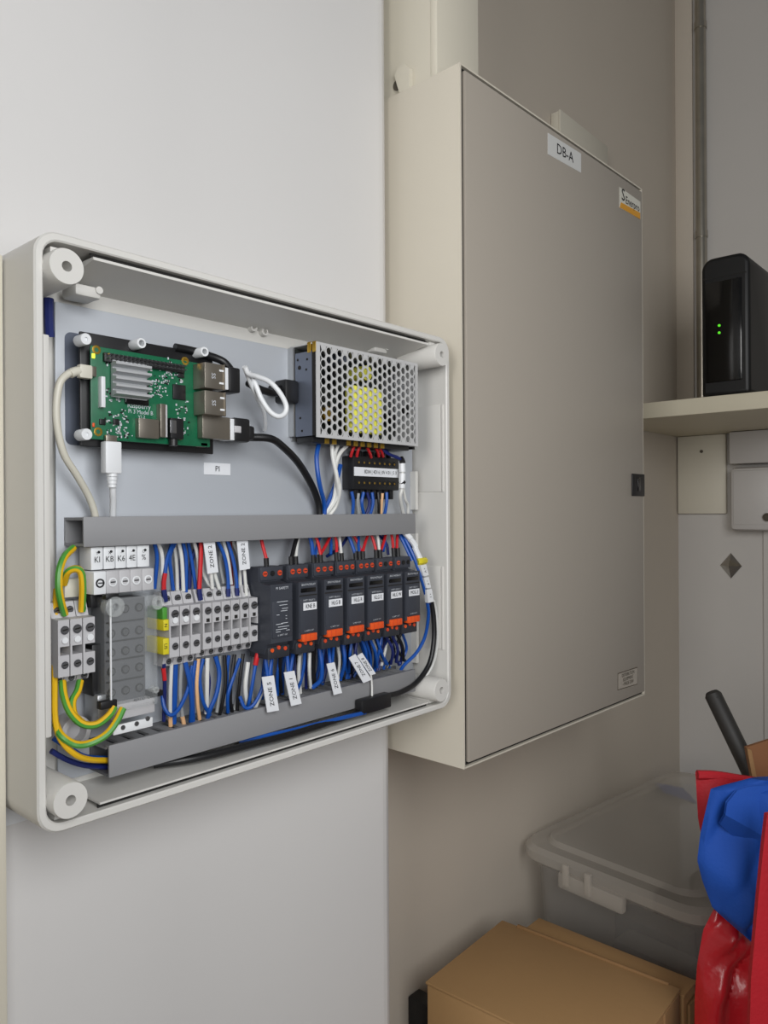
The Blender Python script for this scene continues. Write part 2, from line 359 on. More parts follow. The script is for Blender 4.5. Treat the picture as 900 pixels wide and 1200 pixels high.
# ------------------------------------------------------------------ screw terminal blocks
def terminal(xa, xb, uz, lv, label, group, big=True, idx=0, ink=True):
    # lv: pixel rows at column uz -> slope top, front top, window top, window bottom, front bottom, slope bottom
    zz = [at(uz, v, TY).z for v in lv]
    zz[0] = at(uz-8, lv[0], .421).z; zz[5] = at(uz-4, lv[5], .419).z
    w_ = xb-xa; g = .00025; x0, x1 = xa+g, xb-g
    t = thing('screw_terminal', ((xa+xb)/2, .43, zz[5]), label, 'terminal', group)
    ch = min(.0011, w_*.16)
    out = [(.4298, zz[0]), (.4225, zz[0]), (.4195, zz[1]+.0004), (TY, zz[1]), (TY, zz[4]), (.4185, zz[4]-.0004), (.4205, zz[5]), (.4298, zz[5])]
    body = [(.4298, zz[0]), (.4225, zz[0]), (.4195, zz[1]+.0004), (TY+.0003, zz[1]), (TY+.0003, zz[2]), (.424, zz[2]), (.424, zz[3]), (TY+.0003, zz[3]), (TY+.0003, zz[4]), (.4185, zz[4]-.0004), (.4205, zz[5]), (.4298, zz[5])]
    mb = B(); mb.prism(out, x0, x0+ch); mb.prism(body, x0+ch, x1); mb.build('body', M_term, t)
    xc = (x0+ch+x1)/2; rs = min(.0023, w_*.3)
    B().box((x0+ch, .4232, zz[3]), (x1, .4238, zz[2])).build('slot', M_dark, t)
    def scr(y, z, r, nrm=Vector((0, -1, 0)), mt=M_screw):
        c = Vector((xc, y, z)); mb = B(); mb.cyl(c+nrm*-.0008, c+nrm*.0003, r, 14); o = mb.build('screw', mt, t)
        mb = B(); mb.cyl(c+nrm*.0002, c+nrm*.0004, r*1.15, 14, mi=0); mb.cyl(c+nrm*.0003, c+nrm*.00055, r*.8, 12, mi=1)
        e = B(); e.hull([c+nrm*.0007+Vector((-r*.7, 0, r*.15)), c+nrm*.0007+Vector((r*.7, 0, r*.35)), c+nrm*.0007+Vector((r*.7, 0, 0)), c+nrm*.0007+Vector((-r*.7, 0, -r*.2))], nrm*.0001)
        mb.build('screw_well', [M_well, mt], t); e.build('screw_slot', M_dark, t)
    scr(TY, (zz[1]*.62+zz[2]*.38), rs)
    scr(.4208, (zz[0]*.5+zz[1]*.5), rs*.85)
    scr(TY, (zz[3]*.55+zz[4]*.45), rs*.85)
    scr(.4192, zz[5]*.55+zz[4]*.45, rs*.7)
    if not big:
        B().box((xc-.0011, TY-.0003, zz[2]+.0008), (xc+.0011, TY+.0004, zz[2]+.0030)).build('test_hole', M_dark, t)
    else:
        c = Vector((xc, TY, zz[2]+.0035)); B().cyl(c-Y*.0006, c+Y*.0004, rs*.85, 14).build('button', M_whitep, t)
    return t
ORD = ['leftmost', 'second from left', 'third from left', 'fourth from left', 'fifth from left', 'rightmost']
us = [67.5, 82, 97, 112]
for k in range(3):
    xa, xb = at(us[k], 755, TY).x, at(us[k+1], 755, TY).x
    terminal(xa, xb, 90, (705, 725, 756, 766, 791, 798), 'wide grey screw terminal, '+['left', 'middle', 'right'][k]+' of three beside the enclosure left wall', 'wide terminals by the left wall')
us = [198, 210.5, 223, 235.5]
for k in range(3):
    xa, xb = at(us[k], 740, TY).x, at(us[k+1], 740, TY).x
    terminal(xa, xb, 205, (694, 711, 733.5, 747, 770, 780), 'wide grey screw terminal, '+['left', 'middle', 'right'][k]+' of three right of the clear cover', 'wide terminals right of the clear cover')
us = [237.5+k*11.0-k*k*.05 for k in range(7)]
us = [237.5, 248.5, 259.5, 270.5, 281.3, 292, 302.5]
for k in range(6):
    xa, xb = at(us[k], 735, TY).x, at(us[k+1], 735, TY).x
    terminal(xa, xb, 205, (694, 711, 735.5, 747, 767, 776), 'narrow grey screw terminal, '+ORD[k]+' of six left of the dark modules', 'narrow terminals beside the dark modules', big=False)
# end stop plate at the right end
xe = at(302.6, 735, TY).x
es = thing('end_bracket', (xe+.001, .43, rzc-.01), 'grey end bracket clamped after the narrow terminals', 'end bracket')
B().rbox((xe+.0002, TY+.0015, at(205, 745, TY).z), (xe+.0022, .4298, at(205, 722, TY).z), .0004).build('bracket', M_term, es)
# yellow marker and green earth marker between clear cover and wide terminals
mk = thing('marker_tag', at(195, 750, TY), 'yellow marker with letters left of the wide terminals', 'marker')
B().rbox((at(190.5, 750, TY).x, TY-.0008, at(194, 767, TY).z), (at(197.4, 750, TY).x, .4298, at(194, 748, TY).z), .0004).build('lower_tag', M_yellow, mk)
B().rbox((at(191, 735, TY).x, TY-.0006, at(194, 739, TY).z), (at(197.4, 735, TY).x, .4298, at(194, 726, TY).z), .0004).build('upper_tag', M_yellow, mk)
B().rbox((at(191, 720, TY).x, TY+.0004, at(194, 726, TY).z), (at(196.5, 720, TY).x, .4298, at(194, 712, TY).z), .0004).build('green_tag', M_green, mk)
text('LIS', at(194.2, 757.5, TY-.0012), .0030, -Z, X, M_ink, mk)
text('N', at(194.2, 733, TY-.0010), .0030, -Z, X, M_ink, mk)

# ------------------------------------------------------------------ dark relay modules
MY, CY = .400, .4125
faces = [(317, 342.5), (350, 372), (380, 402), (407, 427), (431, 450), (454, 471.5), (475, 492)]
tops = [685, 680.5, 677, 674, 671.5, 669, 667]
LBL = [None, 'KNE B', 'HLG B', 'HLG R', 'KLG E', 'HLG W', 'MOG E']
zf1 = at(328, 684.5, MY).z; zf0 = at(328, 753, MY).z
zc1 = at(318, 664.5, CY).z; zc0 = at(318, 681, CY).z
zlo = at(328, 764, MY+.006).z
ORD7 = ['leftmost', 'second from left', 'third from left', 'fourth from left', 'fifth from left', 'sixth from left', 'rightmost']
MODX = []
for k, (ua, ub) in enumerate(faces):
    xa, xb = at(ua, 700, MY).x, at(ub, 700, MY).x
    MODX.append((xa, xb))
    t = thing('relay_module', ((xa+xb)/2, .43, zlo), ('dark slate module printed with a wiring diagram, leftmost of the seven' if k == 0 else 'dark slate module with orange lever and white label, %s of seven' % ORD7[k]), 'module', 'dark modules on the rail')
    wd = xb-xa
    pr = [(.4298, zc1-.001), (CY+.008, zc1), (CY, zc1), (CY, zc0), (MY+.0035, zc0-.0016), (MY, zf1), (MY, zf0), (MY+.0045, zf0-.001), (MY+.007, zlo), (.418, zlo), (.4298, zlo+.002)]
    B().prism(pr, xa, xb).build('body', M_mod, t)
    # step groove under the upper print band and left shoulder
    zg = zf1-(zf1-zf0)*.245
    if k: B().box((xa+.0006, MY-.0003, zg-.0004), (xb-.0006, MY+.001, zg+.0004)).build('groove', M_dark, t)
    B().rbox((xa+.0012, MY-.0007, zf0+.0035), (xb-.0008, MY+.001, zg-.0016), .0003).build('face_plate', M_mod, t)
    # upper connector (wire funnel row) with three orange screws
    B().rbox((xa+.0008, CY-.0014, zc0+.0008), (xb+.0015, CY+.010, zc1+.0004), .0006).build('connector', M_mod, t)
    for j in range(3):
        c = Vector((xa+.0008+(wd+.0007)*(j+.55)/3.05, CY-.0014, (zc0+zc1)/2+.0006))
        dk = (k == 0 and j == 1) or (k == 5 and j == 1) or (k == 6 and j > 0)
        mb = B(); mb.cyl(c+Y*.0008, c-Y*.0006, .0019, 14, mi=0); mb.box(c+Vector((-.0014, -.0008, -.0003)), c+Vector((.0014, -.0004, .0003)), 1)
        mb.build('terminal_screw', [M_black if dk else M_orange2, M_dark], t)
    # printing
    if k == 0:
        for j, (fx, fz, ln) in enumerate([(.5, .30, .5), (.55, .36, .35), (.62, .42, .28), (.58, .46, .3), (.3, .52, .12), (.68, .55, .06), (.68, .60, .06), (.36, .68, .3), (.6, .67, .3), (.55, .73, .5), (.45, .77, .5), (.3, .81, .2), (.75, .8, .15)]):
            z = zf1-(zf1-zf0)*fz; B().box((xa+wd*(fx-ln/2), MY-.0009, z-.00018), (xa+wd*(fx+ln/2), MY-.0003, z+.00018)).build('printed_line', M_inkw, t)
        text('PI SAFETY', Vector((xa+wd*.5, MY-.0009, zf1-.0028)), .0026, X, Z, M_inkw, t)
    else:
        text('SENSYNCRELAY', Vector((xa+wd*.5, MY-.0005, zf1-.0022)), .0020, X, Z, M_inkw, t, squash=.95)
        # little lens and white label
        B().rbox((xa+.002, MY-.0008, zg+.0022), (xb-.002, MY+.001, zg+.0052), .0005).build('lamp_window', M_blackg, t)
        text('SAFETY RELAY U', Vector((xa+wd*.5, MY-.0010, zg-.0034)), .0017, X, Z, M_inkw, t, squash=.9)
        zl_ = zg-.0068
        lb = B().box((xa+wd*.20, MY-.0011, zl_-.0036), (xa+wd*.90, MY-.0002, zl_+.0018)).build('label', M_white, t)
        text(LBL[k], Vector((xa+wd*.55, MY-.0014, zl_-.0009)), .0042, X, Z, M_ink, lb, squash=.78)
        B().rbox((xa+wd*.12, MY-.0016, zf0-.0022), (xa+wd*.90, MY+.004, zf0+.0030), .0005).build('lever', M_orange, t)
        for j in range(3):
            xx = xa+wd*(.28+.24*j); B().box((xx-.0002, MY-.0018, zf0-.0020), (xx+.0002, MY-.0014, zf0+.0028)).build('lever_groove', M_orange2, t)
    text('LL SAFETY OUT', Vector((xa+wd*.5, MY-.0010, zf0+.0052)), .0014, X, Z, M_inkw, t, squash=.9)
    # lower connector
    B().rbox((xa+.0006, MY+.0035, zlo-.0035), (xb+.0006, .424, zf0-.003), .0008).build('lower_connector', M_mod2, t)
    for j in range(3):
        c = Vector((xa+wd*(.2+.3*j), MY+.0034, zf0-.0052+(.0012 if j % 2 else 0)))
        B().cyl(c+Y*.0006, c-Y*.0006, .0014, 10).build('lower_screw', M_orange2 if (j+k) % 3 else M_orange, t)
# rail end clamp right of the modules
xe = MODX[-1][1]
ec = thing('end_clamp', (xe+.003, .43, zlo), 'black rail end clamp right of the last dark module', 'end clamp')
B().rbox((xe+.0006, CY, zlo+.001), (xe+.004, .4298, zf1-.012), .0006).build('clamp', M_black, ec)

# ------------------------------------------------------------------ five plug-in modules with white caps and clear covered block
caps = [(106.6, 120.8), (121.7, 134.8), (135.7, 148), (148.8, 160.4), (161.2, 175.3)]
bods = [(110, 124), (124.6, 139), (139.6, 152.5), (153, 166), (166.6, 180)]
zcp1, zcp0 = at(113, 641, .4155).z, at(113, 668, .4155).z
zbd1, zbd0 = at(116, 670, .410).z, at(116, 697, .410).z
for k in range(5):
    xa, xb = at(caps[k][0], 655, .4155).x, at(caps[k][1], 655, .4155).x
    t = thing('fuse_module', ((xa+xb)/2, .43, zbd0), 'grey plug-in module with printed white cap, %s of five above the clear cover' % ['leftmost', 'second from left', 'middle', 'second from right', 'rightmost'][k], 'module', 'white capped modules above the clear cover')
    B().rbox((xa, .4155, zcp0), (xb, .4295, zcp1), .0007).build('cap', M_whitep, t)
    xa2_, xb2_ = at(bods[k][0], 680, .410).x, at(bods[k][1], 680, .410).x
    B().rbox((xa2_, .410, zbd0), (xb2_+.0003, .4292, zbd1), .0006).build('body', M_whitep if k == 0 else M_term, t)
    xm = (xa+xb)/2
    B().cyl((xm+.001, .4151, zcp1-.003), (xm+.001, .4158, zcp1-.003), .0008, 10).build('pin_hole', M_ink, t)
    text(['KI', 'KB', 'K6', '4E', '%'][k], Vector((xm, .4152, zcp0+.0058)), .0048, X, Z, M_ink, t, squash=.9)
    text(['Y', 'X', '-', '\u2212', 'O'][k], Vector((xm, .4152, zcp0+.0095)), .0026, X, Z, M_ink, t)
    c = Vector(((xa2_+xb2_)/2, .410, (zbd0+zbd1)/2))
    mb = B(); mb.ringcyl(c-Y*.0006, c+Y*.001, .0026, .0018, 16); mb.build('screw_ring', M_ink if k == 0 else M_whitep, t)
    B().box((c.x-.0012, .4094, c.z-.0002), (c.x+.0016, .4098, c.z+.0004)).build('screw_slot', M_ink, t)
# clear covered block
CYF = .4035
cx0 = at(113, 770, .4255).x
cx0 = atx(129.5, 770, 0.2555).x if False else at(129.5, 770, CYF).x
cx1 = at(184.5, 770, CYF).x
cz1, cz0 = at(150, 700, CYF).z, at(150, 832, CYF).z
cb = thing('power_block', ((cx0+cx1)/2, .43, cz0), 'grey power terminal block under a hinged clear plastic cover', 'terminal block')
B().rbox((cx0+.002, .414, cz0+.001), (cx1-.0015, .4296, cz1-.0015), .0008).build('block', mat('smoke_grey_block', (88, 89, 92), .5), cb)
for j, f in enumerate((.12, .33, .5, .67, .86)):
    z = cz1-(cz1-cz0)*f
    if j: B().box((cx0+.003, .4132, z+.006), (cx1-.003, .4145, z+.0068)).build('rib', M_dark, cb)
    for i in range(3):
        c = Vector((cx0+(cx1-cx0)*(.2+.3*i), .414, z)); mb = B(); mb.cyl(c+Y*.0004, c-Y*.0007, .0026, 14, mi=0); mb.cyl(c-Y*.0006, c-Y*.0010, .0018, 12, mi=1); mb.build('screw', [M_dark, M_screw], cb)
mb = B(); q = .0011
mb.box((cx0, CYF, cz0), (cx1, CYF+q, cz1)); mb.box((cx0, CYF+q, cz0), (cx0+q, .428, cz1)); mb.box((cx1-q, CYF+q, cz0), (cx1, .428, cz1)); mb.box((cx0+q, CYF+q, cz1-q), (cx1-q, .428, cz1)); mb.box((cx0+q, CYF+q, cz0), (cx1-q, .428, cz0+q))
cv = mb.build('clear_cover', M_clear, cb)
B().box((cx0-.0002, CYF-.0003, cz0), (cx0+.0006, CYF+.0006, cz1)).build('cover_edge', M_whitep, cb)
for (u, v, r) in ((133, 711, .0058), (183, 706, .0042), (181, 808, .002)):
    c = at(u, v, CYF); mb = B(); mb.ringcyl(c-Y*.0022, c+Y*.004, r, r*.35, 20); mb.build('cover_knob', M_knob, cb)
c = at(131, 700, CYF); B().rbox(c+Vector((-.004, -.001, -.001)), c+Vector((.004, .004, .002)), .0005).build('black_clip', M_black, cb)
c = at(125, 826, CYF); B().rbox(c+Vector((-.004, -.001, -.0022)), c+Vector((.006, .004, .0022)), .0005).build('black_clip', M_black, cb)
c = at(188, 813, CYF+.003); B().rbox(c+Vector((-.005, 0, -.0015)), c+Vector((.002, .01, .002)), .0005).build('black_clip', M_black, cb)
# label rail and slotted earth bar under it
a, b = at(134, 835, .407), at(182, 812, .407)
B().rbox((a.x, .4075, at(158, 840, .407).z), (b.x, .4275, at(158, 822, .407).z), .0005).build('lower_block', M_term, cb)
text('4EROD  CO', at(168, 818.5, .4068), .0024, X, Z, M_ink, cb)
B().rbox((at(133, 851, .4045).x, .4045, at(150, 858, .4045).z), (at(179, 840, .4045).x, .4058, at(150, 847, .4045).z), .0003).build('earth_bar', M_whitep, cb)
for u, v in ((144, 852.5), (160, 848), (173, 842)):
    c = at(u, v, .4044); B().cyl(c+Y*.0004, c-Y*.0004, .0014, 12).build('bar_screw', M_screw, cb)
# black bracket left of the cover
a = at(108, 700, .424); B().rbox((a.x-.004, .418, at(108, 712, .42).z), (a.x+.005, .4298, at(108, 690, .42).z), .0006).build('bracket', M_black, cb)
a = at(110, 815, .424); B().rbox((a.x-.004, .418, at(110, 815, .42).z), (a.x+.004, .4298, at(110, 755, .42).z), .0006).build('bracket', M_black, cb)
a = at(116, 840, .424); B().rbox((a.x-.006, .414, at(116, 845, .42).z), (a.x+.004, .4298, at(116, 812, .42).z), .0006).build('foot', M_steel, cb)
# pale block behind the earth loop
pb = thing('spacer_block', at(86, 700, .428), 'small beige block behind the green and yellow wire loop', 'block')
B().rbox((at(76, 695, .424).x, .424, at(85, 700, .424).z), (at(103, 695, .424).x, .4295, at(85, 678, .424).z), .0006).build('block', M_cream, pb)

# ------------------------------------------------------------------ power supply
s0 = at(339, 455, PY).x; SY = atx(371, 455, s0).y
s1 = at(489.5, 470, SY).x
sz1, sz0 = at(371, 400, SY).z, at(371, 512, SY).z
ps = thing('power_supply', ((s0+s1)/2, PY, sz0), 'perforated steel power supply with yellow transformer at the upper right', 'power supply')
# perforated front
p_ = (sz1-sz0)/10.6; dxp = p_*.866; rh = p_*.405
mb = B(); nn = 12
cols = int((s1-s0-.004)/dxp); x_off = s0+((s1-s0)-(cols-1)*dxp)/2
Rr = p_/math.sqrt(3)
zmin, zmax = sz0+.0025, sz1-.0025
for i in range(cols):
    rows = 9 if i % 2 == 0 else 10
    zc = (sz0+sz1)/2-(rows-1)*p_/2
    for j in range(rows):
        c = Vector((x_off+i*dxp, SY, zc+j*p_)); vs = []
        for k in range(12):
            t = pi/6*k
            hexr = Rr*math.cos(pi/6)/math.cos(((t) % (pi/3))-pi/6)
            hx, hz = c.x+hexr*math.cos(t), c.z+hexr*math.sin(t)
            hx = min(max(hx, s0), s1); hz = min(max(hz, sz0), sz1)
            vs.append((hx, SY, hz))
        for k in range(12): t = pi/6*k; vs.append((c.x+rh*math.cos(t), SY, c.z+rh*math.sin(t)))
        for k in range(12): t = pi/6*k; vs.append((c.x+rh*math.cos(t), SY+.0009, c.z+rh*math.sin(t)))
        fs = [(k, (k+1) % 12, 12+(k+1) % 12, 12+k) for k in range(12)] + [(12+k, 12+(k+1) % 12, 24+(k+1) % 12, 24+k) for k in range(12)]
        mb.add(vs, fs)
f_ = x_off-Rr*.86-s0
mb.box((s0, SY-.0002, sz0), (s0+.0035, SY+.0008, sz1)); mb.box((s1-.0028, SY-.0002, sz0), (s1, SY+.0008, sz1))
mb.box((s0+.0035, SY-.0001, sz1-.0022), (s1-.0028, SY+.0008, sz1)); mb.box((s0+.0035, SY-.0001, sz0), (s1-.0028, SY+.0008, sz0+.0022))
for i in range(0, cols, 2):     # fill the half cells at top and bottom of the short columns
    for zz, sg in ((sz0, 1), (sz1, -1)):
        xx = x_off+i*dxp; mb.add([(xx-Rr*.98, SY, zz), (xx+Rr*.98, SY, zz), (xx+Rr*.5, SY, zz+sg*p_*.82), (xx-Rr*.5, SY, zz+sg*p_*.82)], [(0, 1, 2, 3)])
mb.build('perforated_cover', M_cover, ps, merge=False)
mb = B(); mb.box((s0, SY+.0008, sz1-.001), (s1, PY-.001, sz1)); mb.box((s1-.001, SY+.0008, sz0), (s1, PY-.001, sz1)); mb.build('case_side', M_cover, ps)
mb = B(); mb.box((s0+.001, PY-.0016, sz0-.001), (s1, PY-.0003, sz1)); mb.build('case_back', M_steel, ps)
B().box((s0+.002, PY-.006, sz0+.002), (s1-.002, PY-.0045, sz1-.002)).build('circuit_board', mat('dark_board', (34, 38, 36), .6), ps)
# left end: steel flange, bluish panel
B().box((s0-.0012, PY-.0055, sz0+.002), (s0+.0004, PY-.0003, sz1-.001)).build('flange', M_steel, ps)
B().box((s0, SY+.0052, sz0+.0015), (s0+.001, PY-.0068, sz1-.0060)).build('end_panel', M_steel2, ps)
B().box((s0+.0004, SY+.001, sz0+.0015), (s0+.0016, SY+.005, sz1-.0070)).build('dark_gap', M_dark, ps)
for (u, v) in ((349, 422), (351, 431), (360, 421), (359, 433), (352, 490), (354, 505)):
    c = atx(u, v, s0); B().cyl(c-X*.0003, c+X*.0003, .0009 if u != 351 else .0016, 10).build('panel_hole', M_dark, ps)
for (u, v) in ((362, 407), (368, 406)):
    c = atx(u, v, s0); B().rbox(c+Vector((-.0004, -.002, -.004)), c+Vector((.003, .0018, .004)), .0006).build('brass_contact', M_gold, ps)
# innards
tz = (sz0+sz1)/2
a, b = at(412, 506, SY+.0018), at(449, 457, SY+.0018)
B().rbox((a.x, SY+.0016, a.z), (b.x, SY+.009, b.z), .001).build('transformer', M_yel2, ps)
for (u, v, r, mt) in ((398, 440, .006, M_black), (385, 485, .0055, M_gold), (395, 490, .004, M_black), (470, 450, .005, M_steel), (462, 490, .0045, M_black), (430, 437, .006, M_yel2), (478, 480, .004, M_dark), (405, 420, .005, M_steel2)):
    c = at(u, v, SY+.009); B().cyl(c, Vector((c.x, PY-.005, c.z)), r, 14).build('capacitor', mt, ps)
B().box((at(462, 440, SY+.012).x, SY+.012, sz0+.02), (at(470, 440, SY+.012).x, PY-.005, sz1-.01)).build('heat_sink', M_steel, ps)
# terminal strip along the lower edge
xa = at(372, 516, SY+.010).x
B().rbox((s0+.002, SY+.0065, sz0-.0035), (s1-.004, PY-.006, sz0+.002), .0006).build('terminal_strip', M_black, ps)
for k in range(9):
    xx = s0+.014+k*.0078
    B().rbox((xx, SY+.0055, sz0-.0036), (xx+.0042, SY+.009, sz0+.0004), .0005).build('strip_screw', M_gold if k not in (2,) else M_dark, ps)
B().box((s1+.0003, SY+.006, sz0-.002), (s1+.0030, PY-.002, sz1-.006)).build('dark_side_plate', M_black, ps)

# ------------------------------------------------------------------ black distribution block
q0 = at(400.5, 555, PY).x; QY = atx(414, 555, q0).y; q1 = at(467.5, 555, QY).x
qz1, qz0 = at(414, 533.5, QY).z, at(414, 573.5, QY).z
db = thing('distribution_block', ((q0+q1)/2, PY, qz0), 'black distribution terminal block with white strip label below the power supply', 'terminal block')
B().rbox((q0, QY, qz0), (q1, PY-.0003, qz1), .0008).build('body', M_black, db)
lb = B().box((q0+.0008, QY-.0008, at(414, 557.5, QY).z), (q1-.0005, QY+.0004, at(414, 547, QY).z)).build('label', M_white, db)
text('8D04 | 4DI 6 | 0V 4 01 | 5 X', Vector(((q0+q1)/2+.004, QY-.0011, (at(414, 557.5, QY).z+at(414, 547, QY).z)/2)), .0042, X, Z, M_ink, lb, squash=.83)
for k in range(8):
    xx = q0+.006+k*(q1-q0-.010)/7.4
    for z in (at(414, 541, QY).z, at(414, 565, QY).z):
        mb = B(); mb.cyl((xx, QY+.001, z), (xx, QY-.0004, z), .0019, 12, mi=0); mb.cyl((xx+.0002, QY-.0003, z-.0003), (xx+.0002, QY-.0006, z-.0003), .0009, 8, mi=1)
        mb.build('screw', [M_dark, M_gold], db)
for k in range(7):
    xx = q0+.004+k*(q1-q0-.006)/7
    B().rbox((xx, QY+.002, qz0-.0075), (xx+.0042, QY+.007, qz0+.001), .0006).build('lower_ferrule', M_black, db)
    B().rbox((xx+.001, QY+.004, qz1-.001), (xx+.004, QY+.008, qz1+.0045), .0006).build('upper_ferrule', M_black, db)

# ------------------------------------------------------------------ green single-board computer
PB = .4165
bx0 = at(106.5, 460, PB).x; bx1 = at(246, 470, PB).x
bz1, bz0 = at(107, 404.5, PB).z, at(107, 514.5, PB).z
pc = thing('circuit_board', ((bx0+bx1)/2, PY, bz0), 'green single-board computer with silver heat sink on a black base', 'circuit board')
B().rbox((bx0, PB, bz0), (bx1, PB+.0014, bz1), .0005).build('board', M_pcb, pc)
# black base plate behind
by_ = PB+.006
B().rbox((at(94, 460, by_).x, by_, at(96, 523, by_).z), (at(250, 460, by_).x, by_+.002, at(96, 388, by_).z), .001).build('base_plate', M_black, pc)
for (u, v) in ((100, 397.5), (101, 509)):
    c = at(u, v, PB-.002); mb = B(); mb.ringcyl(c-Y*.001, Vector((c.x, by_-.0002, c.z)), .0033, .0011, 18, deep=.1); mb.build('standoff', M_whitep, pc)
for (u, v) in ((166, 402), (240, 412)):
    c = at(u, v, PB-.004); e_ = at(u-10, v+1, PB+.006); mb = B(); mb.ringcyl(c, Vector((c.x, by_-.0002, c.z)), .0031, .0019, 18, deep=.7); mb.build('standoff', M_whitep, pc)
c = at(241, 521, PB); B().rbox(c+Vector((-.004, 0, -.0015)), c+Vector((.002, .006, .0015)), .0006).build('standoff', M_cream, pc)
# mounting eyelets
for (u, v) in ((113, 410), (217, 423), (115, 506), (211, 511)):
    c = at(u, v, PB); B().ringcyl(c-Y*.0002, c+Y*.001, .0026, .0013, 16).build('eyelet', M_gold, pc)
# pin header
ha, hb = at(120, 415, PB), at(214, 430, PB)
hz = at(120, 411.5, PB-.004).z
B().rbox((ha.x, PB-.0025, hz-.0052), (hb.x, PB, hz), .0003).build('pin_header', M_black, pc)
mb = B()
for k in range(20):
    for j in range(2):
        xx = ha.x+(hb.x-ha.x)*(k+.5)/20; zz = hz-.0012-.0024*j; mb.box((xx-.0003, PB-.0065, zz-.0003), (xx+.0003, PB-.0024, zz+.0003))
pn = mb.build('header_pins', M_screw, pc); pn['kind'] = 'stuff'
# heat sink with five fins
a, b = at(131, 465, PB-.002), at(171, 428, PB-.002)
B().rbox((a.x+.009, PB-.0018, a.z-.003), (b.x+.0022, PB, a.z+.010), .0004).build('processor', M_blackg, pc)
B().box((a.x, PB-.003, a.z), (b.x, PB-.001, b.z)).build('heat_sink', M_fin, pc)
for k in range(5):
    zz = a.z+(b.z-a.z)*(k+.5)/5
    B().prism([(PB-.003, zz-.0018), (PB-.008, zz-.0007), (PB-.008, zz+.0007), (PB-.003, zz+.0018)], a.x-.0004, b.x+.0004).build('fin', M_fin, pc)
# chips and small components
def chip(u0, v0, u1, v1, h, mt, name='chip', r=.0003):
    a, b = at(u0, v1, PB), at(u1, v0, PB); zc = (at((u0+u1)/2, v0, PB).z, at((u0+u1)/2, v1, PB).z)
    return B().rbox((a.x, PB-h, zc[1]), (b.x, PB+.0004, zc[0]), r).build(name, mt, pc)
chip(202, 451, 216.5, 468.5, .0012, M_black)
chip(208, 436, 215, 443, .001, M_black)
chip(116, 491, 123, 498, .001, M_black); chip(132, 491, 139, 498, .001, M_black)
chip(115, 442, 119.5, 478, .004, M_whitep, 'display_connector')
chip(158.5, 491.5, 182, 514, .0042, M_usb, 'video_port')
chip(183.5, 474, 189.5, 513, .0045, M_usb, 'camera_connector'); chip(189.7, 475, 192, 513, .004, M_term, 'camera_latch')
chip(195, 491, 210, 515, .0050, M_black, 'audio_jack')
c = at(203, 515, PB-.003); B().cyl(c, c-Z*.004, .0028, 14).build('audio_socket', M_black, pc)
c = at(203, 500, PB-.0053); B().rbox(c+Vector((-.002, 0, -.004)), c+Vector((.0024, .0006, .004)), .0002).build('jack_plate', M_screw, pc)
rnd = random.Random(3); mb = B()
for (u0, v0, u1, v1, n_) in ((124, 419, 140, 430, 26), (176, 440, 198, 466, 60), (123, 480, 150, 512, 60), (190, 434, 214, 450, 30), (205, 470, 220, 485, 16), (207, 490, 222, 510, 20), (124, 455, 141, 470, 26), (140, 508, 158, 514, 12), (150, 420, 200, 437, 24)):
    for _ in range(n_):
        c = at(rnd.uniform(u0, u1), rnd.uniform(v0, v1), PB); sx, sz = rnd.choice(((.0007, .0004), (.0004, .0007), (.0003, .0003))); mb.box(c+Vector((-sx, -.0005, -sz)), c+Vector((sx, .0002, sz)), rnd.choice((0, 0, 1, 2)))
sc_ = mb.build('small_components', [M_inkw, M_term, M_black], pc); sc_['kind'] = 'stuff'
text('Raspberry', at(163, 476.2, PB-.0001), .0042, X, Z, M_inkw, pc, squash=.9)
text('Pi 3 Model B', at(165, 483.2, PB-.0001), .0036, X, Z, M_inkw, pc, squash=.9)
text('V1.2', at(166, 488.6, PB-.0001), .0026, X, Z, M_inkw, pc)
text('I2C  GPIO', at(162, 427, PB-.0001), .003, X, Z, M_inkw, pc)
c = at(109.5, 417, PB-.0006); B().rbox(c+Vector((-.0009, -.0004, -.0014)), c+Vector((.0009, .0006, .0014)), .0003).build('status_lamp', M_yel_led, pc)
c = at(109.5, 498, PB-.0006); B().rbox(c+Vector((-.0007, -.0004, -.0012)), c+Vector((.0007, .0006, .0012)), .0003).build('status_lamp', M_orange, pc)
# USB pair and network socket
def port(ub, uf, ur, v0, v1, name, split=True):
    xa = at(ub, (v0+v1)/2, PB).x; yf = atx(uf, (v0+v1)/2, xa).y; xb = at(ur, (v0+v1)/2, yf).x
    z1, z0 = at(uf, v0, yf).z, at(uf, v1, yf).z
    o = B().rbox((xa, yf, z0), (xb, PB, z1), .0004).build(name, M_usb, pc)
    if split:
        for f in (.25, .75):
            zz = z0+(z1-z0)*f; B().box((xb-.004, yf-.0003, zz-.0006), (xb-.0002, yf+.0003, zz+.0006)).build('contact_spring', M_whitep, o)
        B().box((xb-.0008, yf-.0006, z0-.0002), (xb+.0001, yf+.001, z1+.0002)).build('flange', M_usb, o)
        text('SS', Vector((xa+(xb-xa)*.42, yf-.0002, (z0+z1)/2)), .0042, -Z, X, M_inkw, o)
    return xb, yf, z0, z1
U1 = port(226, 240, 263, 424, 454, 'usb_port')
U2 = port(226.5, 240, 264, 457, 485, 'usb_port')
U3 = port(231, 237.5, 270, 486, 513, 'network_port', False)

# ------------------------------------------------------------------ cables with plugs
def cable(name, segs, label, cat='cable', group=None):
    """segs: list of (part name, mesh builder, material)."""
    mb0 = segs[0][1]; c = sum((Vector(p) for p in mb0.v), Vector())/len(mb0.v)
    t = thing(name, c, label, cat, group)
    for nm, mb, mt in segs: mb.build(nm, mt, t)
    return t
def P(*uvy): return [at(u, v, y) for u, v, y in uvy]
